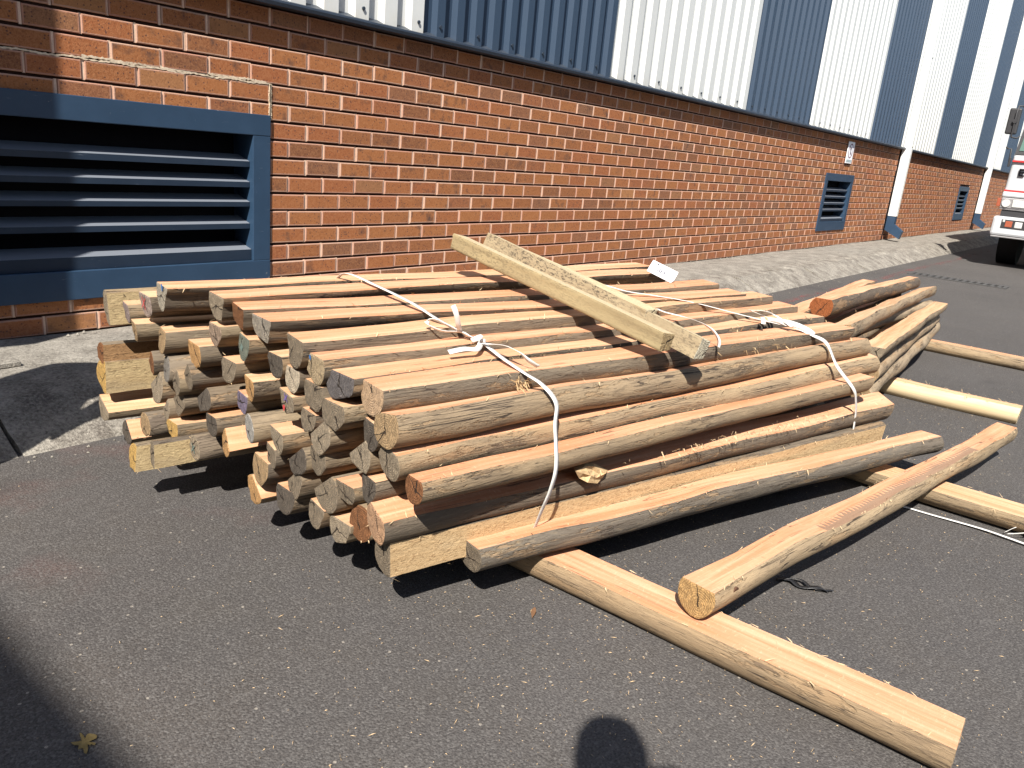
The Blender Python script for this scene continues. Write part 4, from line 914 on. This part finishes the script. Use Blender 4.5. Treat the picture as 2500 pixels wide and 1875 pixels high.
# fibres and sawdust scattered on the asphalt
rg=random.Random(21); mb=MB()
def sliver(x,y,L,wd,z=.0022):
    a=rg.uniform(0,6.28); dx,dy=math.cos(a)*L/2,math.sin(a)*L/2; bx,by=-math.sin(a)*wd,math.cos(a)*wd; k=rg.gauss(0,.2)*L
    mb.add([(x-dx,y-dy,z),(x+bx+k*by/wd*.5,y+by-k*bx/wd*.5,z+.0014),(x+dx,y+dy,z+.0008),(x-bx+k*by/wd*.5,y-by-k*bx/wd*.5,z+.0006)],[(0,1,2,3)])
for i in range(3400):
    if i<1500: x,y=rg.gauss(1.35,.55),rg.gauss(-2.75,.42)
    elif i<2900: x,y=rg.uniform(1.0,4.6),-2.45-.27*(rg.uniform(1,4.6)-1)*0-rg.random()*1.25-.1
    else: x,y=rg.uniform(.3,6.5),rg.uniform(-3.8,-1.15)
    if y>-1.1: continue
    if rg.random()<.9: sliver(x,y,rg.uniform(.002,.007),rg.uniform(.0004,.0008))
    else: sliver(x,y,rg.uniform(.007,.02),rg.uniform(.0003,.0008))
tag(mb.build('wood_slivers',M['fibre']),'pale wood slivers and sawdust scattered on the asphalt','wood debris',kind='stuff')
mb=MB()
for i in range(420):
    if i<260: x,y,z=rg.uniform(.8,14),-.01-abs(rg.gauss(0,.03)),.122
    else: x,y,z=rg.uniform(.6,12),-1.0-abs(rg.gauss(0,.04)),.002
    s=rg.uniform(.003,.011) if i<260 else rg.uniform(.002,.007)
    vs=[(x+s*rg.gauss(0,.15)+s*math.cos(k*1.257),y+s*math.sin(k*1.257),z) for k in range(5)]+[(x,y,z+s*rg.uniform(.5,1.0))]
    mb.add(vs,[(k,(k+1)%5,5) for k in range(5)])
tag(mb.build('grit',M['kerb']),'grit and mortar crumbs along the foot of the wall and kerb','grit',kind='stuff')
mb=MB(); mb.box(1.02,-.40,.121,1.135,-.245,.140,0,.003)
tag(mb.build('concrete_tile',M['pave']),'flat grey concrete tile lying on the pavement at the left edge','tile')
mb=MB(); mb.ribbon(smooth_path([(2.03,-2.995,.003),(2.04,-3.03,.010),(2.035,-3.06,.004),(2.055,-3.10,.012),(2.07,-3.12,.003)],5),[(.2,.1,1)]*25,.022,.0015); mb.ribbon(smooth_path([(2.04,-3.01,.006),(2.06,-3.05,.012),(2.05,-3.09,.005),(2.085,-3.13,.004)],5),(0.3,.2,1),.014,.0012)
tag(mb.build('plastic_wrap_scrap',M['bplastic']),'crumpled scrap of shiny black plastic film on the asphalt beside the crooked pole','plastic scrap')
def leaf(name,label,c,L,wd,ang,mat):
    mb=MB(); ca,sa=math.cos(ang),math.sin(ang); vs=[]
    for u,h in ((-1,0),(-.4,.8),(.2,1),(.7,.5),(1,0),(.7,-.5),(.1,-1),(-.5,-.7)):
        vs.append((c[0]+ca*u*L/2-sa*h*wd/2,c[1]+sa*u*L/2+ca*h*wd/2,c[2]+.003+.004*abs(h)))
    n=len(vs); mb.add(vs+[(c[0],c[1],c[2]+.002)],[(i,(i+1)%n,n) for i in range(n)])
    return tag(mb.build(name,mat),label,'leaf' if 'leaf' in name else 'bark flake')
leaf('dry_leaf','curled brown bark flake on the asphalt near the lowest front corner',(1.40,-2.63,.001),.05,.012,.5,plain('brown_leaf',(.20,.11,.06),.9,.1))
leaf('dry_leaf','olive yellow leaf on the pavement against the wall foot behind the stack',(5.25,-.10,.122),.2,.07,.1,plain('olive_leaf',(.30,.25,.08),.9,.1))
mb=MB(); k=40; rg=random.Random(12)
rr=[.62+.22*math.sin(2*math.pi*i/k*2+1)+.20*math.sin(2*math.pi*i/k*5+.3)+.16*math.sin(2*math.pi*i/k*9+2)+rg.uniform(-.1,.12) for i in range(k)]
mb.add([(.492+.020*rr[i]*math.cos(6.283*i/k),-2.325+.036*rr[i]*math.sin(6.283*i/k),.004) for i in range(k)]+[(.492,-2.325,.0055)],[(i,(i+1)%k,k) for i in range(k)])
tag(mb.build('mud_splat',plain('dry_mud',(.20,.145,.06),.95,.1,0,.3,80)),'dried yellowish mud splat on the shaded asphalt at the bottom left','stain')

# ================================================================== TRUCK
TX=13.95; TY0,TY1=-1.70,-3.80
tr=empty('truck',(TX,-2.75,0)); tag(tr,'white cab truck with red stripes parked facing the stack at the right edge','truck')
def mirror(y): return TY0+TY1-y
mb=MB()
cab=[(TX+.02,1.13),(TX+.03,1.60),(TX+.22,2.52),(TX+.40,2.72),(TX+1.75,2.72),(TX+1.80,1.1),(TX+1.80,.95),(TX+.02,.95)]
bm=bmesh.new(); fv=[]; ins=[0,.0,.05,.10,.10,0,0,0]
A_=[bm.verts.new((p[0],TY0-.012-i_,p[1])) for p,i_ in zip(cab,ins)]; B_=[bm.verts.new((p[0],TY1+.012+i_,p[1])) for p,i_ in zip(cab,ins)]
bm.faces.new(A_); bm.faces.new(B_[::-1])
for i in range(len(cab)): bm.faces.new((A_[i],B_[i],B_[(i+1)%len(cab)],A_[(i+1)%len(cab)]))
bmesh.ops.recalc_face_normals(bm,faces=bm.faces); bmesh.ops.bevel(bm,geom=list(bm.edges),offset=.05,segments=3,affect='EDGES',profile=.6)
bm.verts.index_update(); mb.add([v.co[:] for v in bm.verts],[[v.index for v in f.verts] for f in bm.faces],0,True); bm.free()
mb.build('cab',M['twhite'],tr)
def pane(z0,z1,y0,y1,name,mat,off):
    mb=MB(); fx=lambda z: TX+.03+(z-1.60)*(.19/.92)-off
    mb.add([(fx(z0),y0,z0),(fx(z0),y1,z0),(fx(z1),y1+.05,z1),(fx(z1),y0-.05,z1)],[(0,1,2,3)])
    mb.add([(fx(z0)+.02,y0,z0),(fx(z0)+.02,y1,z0),(fx(z1)+.02,y1+.05,z1),(fx(z1)+.02,y0-.05,z1)],[(3,2,1,0)]); return mb.build(name,mat,tr)
pane(1.63,2.46,TY0-.035,TY1+.035,'windscreen_seal',M['dplastic'],.012); pane(1.68,2.42,TY0-.075,TY1+.075,'windscreen',M['glass'],.020)
mb=MB(); mb.box(TX-.005,TY1+.03,1.522,TX+.04,TY0-.03,1.545); mb.build('stripe',M['tred'],tr)
mb=MB(); mb.box(TX-.015,TY1+.02,1.105,TX+.05,TY0-.02,1.125); mb.build('stripe',M['tred'],tr)
mb=MB(); mb.box(TX-.03,TY1+.01,1.02,TX+.3,TY0-.01,1.10,0,.02); mb.build('shoulder_panel',M['twhite'],tr)
mb=MB(); mb.box(TX-.02,TY1+.02,.84,TX+.4,TY0-.02,1.015,0,.01); mb.build('grille_panel',M['chrome'],tr)
mb=MB(); mb.box(TX,TY1+.05,.74,TX+.3,TY0-.05,.84); mb.build('lower_grille',M['dplastic'],tr)
for s in (0,1):
    Y=lambda y: y if s==0 else mirror(y)
    def bx(name,y0,y1,z0,z1,mat,x0=-.032,x1=.02,bev=.006):
        mb=MB(); ya,yb=sorted((Y(y0),Y(y1))); mb.box(TX+x0,ya,z0,TX+x1,yb,z1,0,bev); return mb.build(name,mat,tr)
    h=bx('headlight',TY0-.02,TY0-.40,.865,1.005,M['chrome'],-.03)
    mb=MB(); mb.disc((TX-.036,Y(TY0-.09),.935),(1,0,0),.055,.02,18); mb.build('lens',M['lens'],h)
    mb=MB(); ya,yb=sorted((Y(TY0-.17),Y(TY0-.36))); mb.box(TX-.042,ya,.885,TX-.02,yb,.99,0,.006); mb.build('lens',M['lens'],h)
    bx('marker_lamp',TY0+.035,TY0-.015,.88,1.0,M['amber'],-.02,.06)
    bx('mirror_arm',TY0+.02,TY0-.06,2.27,2.285,M['dplastic'],.05,.07,.002)
    mi_=bx('mirror',TY0+.17,TY0+.02,1.90,2.26,M['dplastic'],.0,.07,.02)
    mb=MB(); yy=Y(TY0+.07); mb.tube([(TX-.01,yy,1.86),(TX-.02,yy,2.0),(TX-.02,yy,2.2),(TX+.02,yy,2.29),(TX+.08,Y(TY0-.03),2.30)],.011,8); mb.tube([(TX-.01,yy,1.86),(TX+.03,Y(TY0-.0),1.85),(TX+.06,Y(TY0-.03),1.88)],.011,8); mb.disc((TX-.02,yy,2.08),(1,0,0),.03,.03,12); mb.build('bracket',M['dplastic'],mi_)
    mb=MB(); mb.tube([(TX+.06,Y(TY0+.10),1.72),(TX+.04,Y(TY0+.08),1.70),(TX+.04,Y(TY0+.03),1.70),(TX+.05,Y(TY0+.02),1.5)],.012,8); mb.box(TX+.03,min(Y(TY0+.03),Y(TY0)),1.45,TX+.07,max(Y(TY0+.03),Y(TY0)),1.58,0,.008); mb.build('grab_handle',M['dplastic'],tr)
mb=MB(); mb.box(TX-.10,TY1-.02,.465,TX+.35,TY0+.02,.745,0,.035); bp=mb.build('bumper',M['twhite'],tr)
mb=MB(); mb.box(TX-.085,TY1,.44,TX+.3,TY0,.464,0,.008); mb.build('lower_lip',M['chrome'],bp)
for s in (0,1):
    Y=lambda y: y if s==0 else mirror(y)
    def bx2(name,y0,y1,z0,z1,mat,x0,bev=.005,par=None):
        mb=MB(); ya,yb=sorted((Y(y0),Y(y1))); mb.box(TX+x0,ya,z0,TX-.09,yb,z1,0,bev); return mb.build(name,mat,par or tr)
    fl=bx2('fog_lamp',TY0-.10,TY0-.62,.575,.705,M['dplastic'],-.104)
    bx2('indicator',TY0-.155,TY0-.245,.60,.685,M['amber'],-.110,.004,fl); bx2('lens',TY0-.275,TY0-.375,.595,.685,M['lens'],-.110,.01,fl)
    bx2('reflector',TY0-.115,TY0-.145,.665,.70,M['lens'],-.109,.004,fl)
# letter visible on the cab front
mb=MB(); y=TY0-.145; x=TX+.008
for (a,b,c,d) in ((0,.018,1.33,1.432),(.018,.075,1.414,1.432),(.018,.066,1.373,1.389),(.018,.075,1.33,1.347)): mb.box(x-.012,y-b,c,x+.02,y-a,d)
mb.build('lettering',M['black'],tr)
for wx in (TX+1.05,TX+5.3):
    for s in (0,1):
        yy=TY0-.17 if s==0 else mirror(TY0-.17)
        mb=MB(); mb.disc((wx,yy,.43),(0,1,0),.43,.27,32); whl=mb.build('wheel',M['tyre'],tr)
        mb=MB(); mb.disc((wx,yy+(.14 if s==0 else -.14),.43),(0,1,0),.24,.02,24); mb.disc((wx,yy+(.155 if s==0 else -.155),.43),(0,1,0),.09,.03,16); mb.build('rim',M['chrome'],whl)
mb=MB(); mb.box(TX+.3,TY1+.3,.5,TX+7.2,TY0-.3,.8); mb.box(TX+.95,TY1+.25,.36,TX+1.15,TY0-.25,.5); mb.build('chassis',M['dplastic'],tr)
mb=MB(); mb.box(TX+1.95,TY1-.1,1.0,TX+7.4,TY0+.1,3.3,0,.03); mb.build('cargo_box',M['twhite'],tr)

# ================================================================== THINGS OUTSIDE THE FRAME THAT CAST THE SHADOWS SEEN IN IT
SKIN=(.38,.21,.13)
def person(name,label,base,yaw,H=1.74,arms='phone',shirt=(.05,.07,.12)):
    s=H/1.74; V=[];Ed=[];Rr=[]
    def v(x,y,z,r,par=None):
        V.append((x*s,y*s,z*s)); Rr.append(r*s)
        if par is not None: Ed.append((par,len(V)-1))
        return len(V)-1
    pel=v(0,0,.95,.135); sp=v(0,.01,1.12,.13,pel); ch=v(0,.0,1.30,.145,sp); nk0=v(0,-.01,1.44,.075,ch); nk=v(0,.0,1.51,.055,nk0); hd=v(0,.02,1.60,.104,nk); ht=v(0,.015,1.655,.10,hd)
    if arms=='phone': tz=v(.12,-.02,1.51,.085,nk0); v(.17,.0,1.56,.075,tz);  # raised shoulder added to widen the cast head shadow on its right
    nose=v(0,.11,1.59,.014,hd)
    for sx in (-1,1):
        sh=v(.17*sx,-.01,1.40,.065,ch)
        if arms=='phone':
            el=v(.25*sx,.0,1.13,.047,sh); wr=v(.09*sx,.17,1.10,.03,el); hn=v(.05*sx,.21,1.09,.028,wr)
            for k in range(4): f1=v(.03*sx,.245,1.11-.016*k,.009,hn); v(.0+.004*sx,.25,1.112-.016*k,.008,f1)
            th=v(.055*sx,.235,1.125,.010,hn); v(.04*sx,.25,1.14,.009,th)
        else:
            el=v(.215*sx,-.02,1.12,.045,sh); wr=v(.205*sx,.04,.86,.03,el); hn=v(.20*sx,.05,.80,.03,wr)
            for k in range(4): f1=v(.20*sx,.02+.018*k,.74,.009,hn); v(.195*sx,.022+.018*k,.70,.008,f1)
            th=v(.185*sx,.09,.77,.010,hn); v(.18*sx,.10,.74,.009,th)
        hp=v(.095*sx,.0,.87,.095,pel); kn=v(.105*sx,.02,.49,.06,hp); an=v(.11*sx,-.01,.09,.042,kn); v(.12*sx,.12,.04,.035,an); v(.11*sx,-.05,.04,.035,an)
    me=bpy.data.meshes.new(name); me.from_pydata(V,Ed,[])
    t=NT('clothes_'+name); oc=t.coord('Object'); x,y,z=t.sep(oc); zz=t.math('DIVIDE',z,2.0*s)
    c=t.ramp(zz,[(0,(.03,.025,.02)),(.04,(.06,.07,.10)),(.475,shirt),(.735,SKIN),(.84,(.02,.015,.012))],'CONSTANT'); t.fin(c,.8,.2); me.materials.append(t.m)
    o=bpy.data.objects.new(name,me); link(o); o.location=base; o.rotation_euler=(0,0,yaw)
    mo=o.modifiers.new('skin','SKIN'); 
    if not me.skin_vertices: me.skin_vertices.new()
    for i,r_ in enumerate(Rr): me.skin_vertices[0].data[i].radius=(r_,r_)
    me.skin_vertices[0].data[0].use_root=True
    sb=o.modifiers.new('sub','SUBSURF'); sb.levels=1; sb.render_levels=2
    tag(o,label,'person'); return o
az_cam=math.atan2(cf.y,cf.x)
pb=Vector((-.238,-3.722,0)); person('person','standing person in dark shirt and trousers, holding a phone at chest height',pb,az_cam-math.pi/2+.0,1.77,'phone')
fw=Vector((math.cos(az_cam),math.sin(az_cam),0))
mb=MB(); c=CAM-fw*.03+Vector((0,0,-.01)); ph=empty('phone',c); tag(ph,'dark phone held at chest height by the person behind the camera','phone')
rt=Vector((fw.y,-fw.x,0)); mb=MB()
vs=[c+rt*a*.078+fw*(b*.004-.01)+Vector((0,0,d*.038)) for b in (-1,1) for d in (-1,1) for a in (-1,1)]
mb.add(vs,[(0,1,3,2),(4,6,7,5),(0,4,5,1),(2,3,7,6),(0,2,6,4),(1,5,7,3)]); mb.build('body',M['dplastic'],ph)
person('person','unseen person in work clothes, added left of the stack to shadow the kerb',(.30,-1.106,0),R(-40),1.70,'down',(.25,.10,.03))  # made-up figure out of view, casts the upright shadow over kerb and pavement
nb=empty('shadow_board',(-.55,-.68,0)); tag(nb,'unseen plain grey steel panel on two posts, added to shadow the left wall','board')  # made-up board out of view, shades the left end of the wall
mb=MB(); mb.box(-1.25,-.70,1.51,.147,-.66,3.4,0,.004); mb.build('panel',M['steel'],nb)
for xx in (-1.1,-.55):
    mb=MB(); mb.box(xx-.03,-.66,.0,xx+.03,-.60,3.35); mb.build('post',M['steel'],nb)
fb=empty('shadow_building',(-9,-10,0)); tag(fb,'unseen tall plain building block on the left, added for its roof edge shadow','building')  # made-up block out of view, its roof edge shades the near left asphalt
mb=MB(); mb.box(-16,-30,0,-4.64,-4.05,6.0); mb.build('wall',plain('pale_render',(.42,.40,.36),.9,.1),fb)
mb=MB(); mb.box(-16.1,-30.1,6.0,-4.618,-3.95,6.2); mb.build('roof',M['steel'],fb)
mb=MB(); mb.box(-4.635,-12,0,-4.60,-8,4); mb.build('roller_door',M['chrome'],fb)
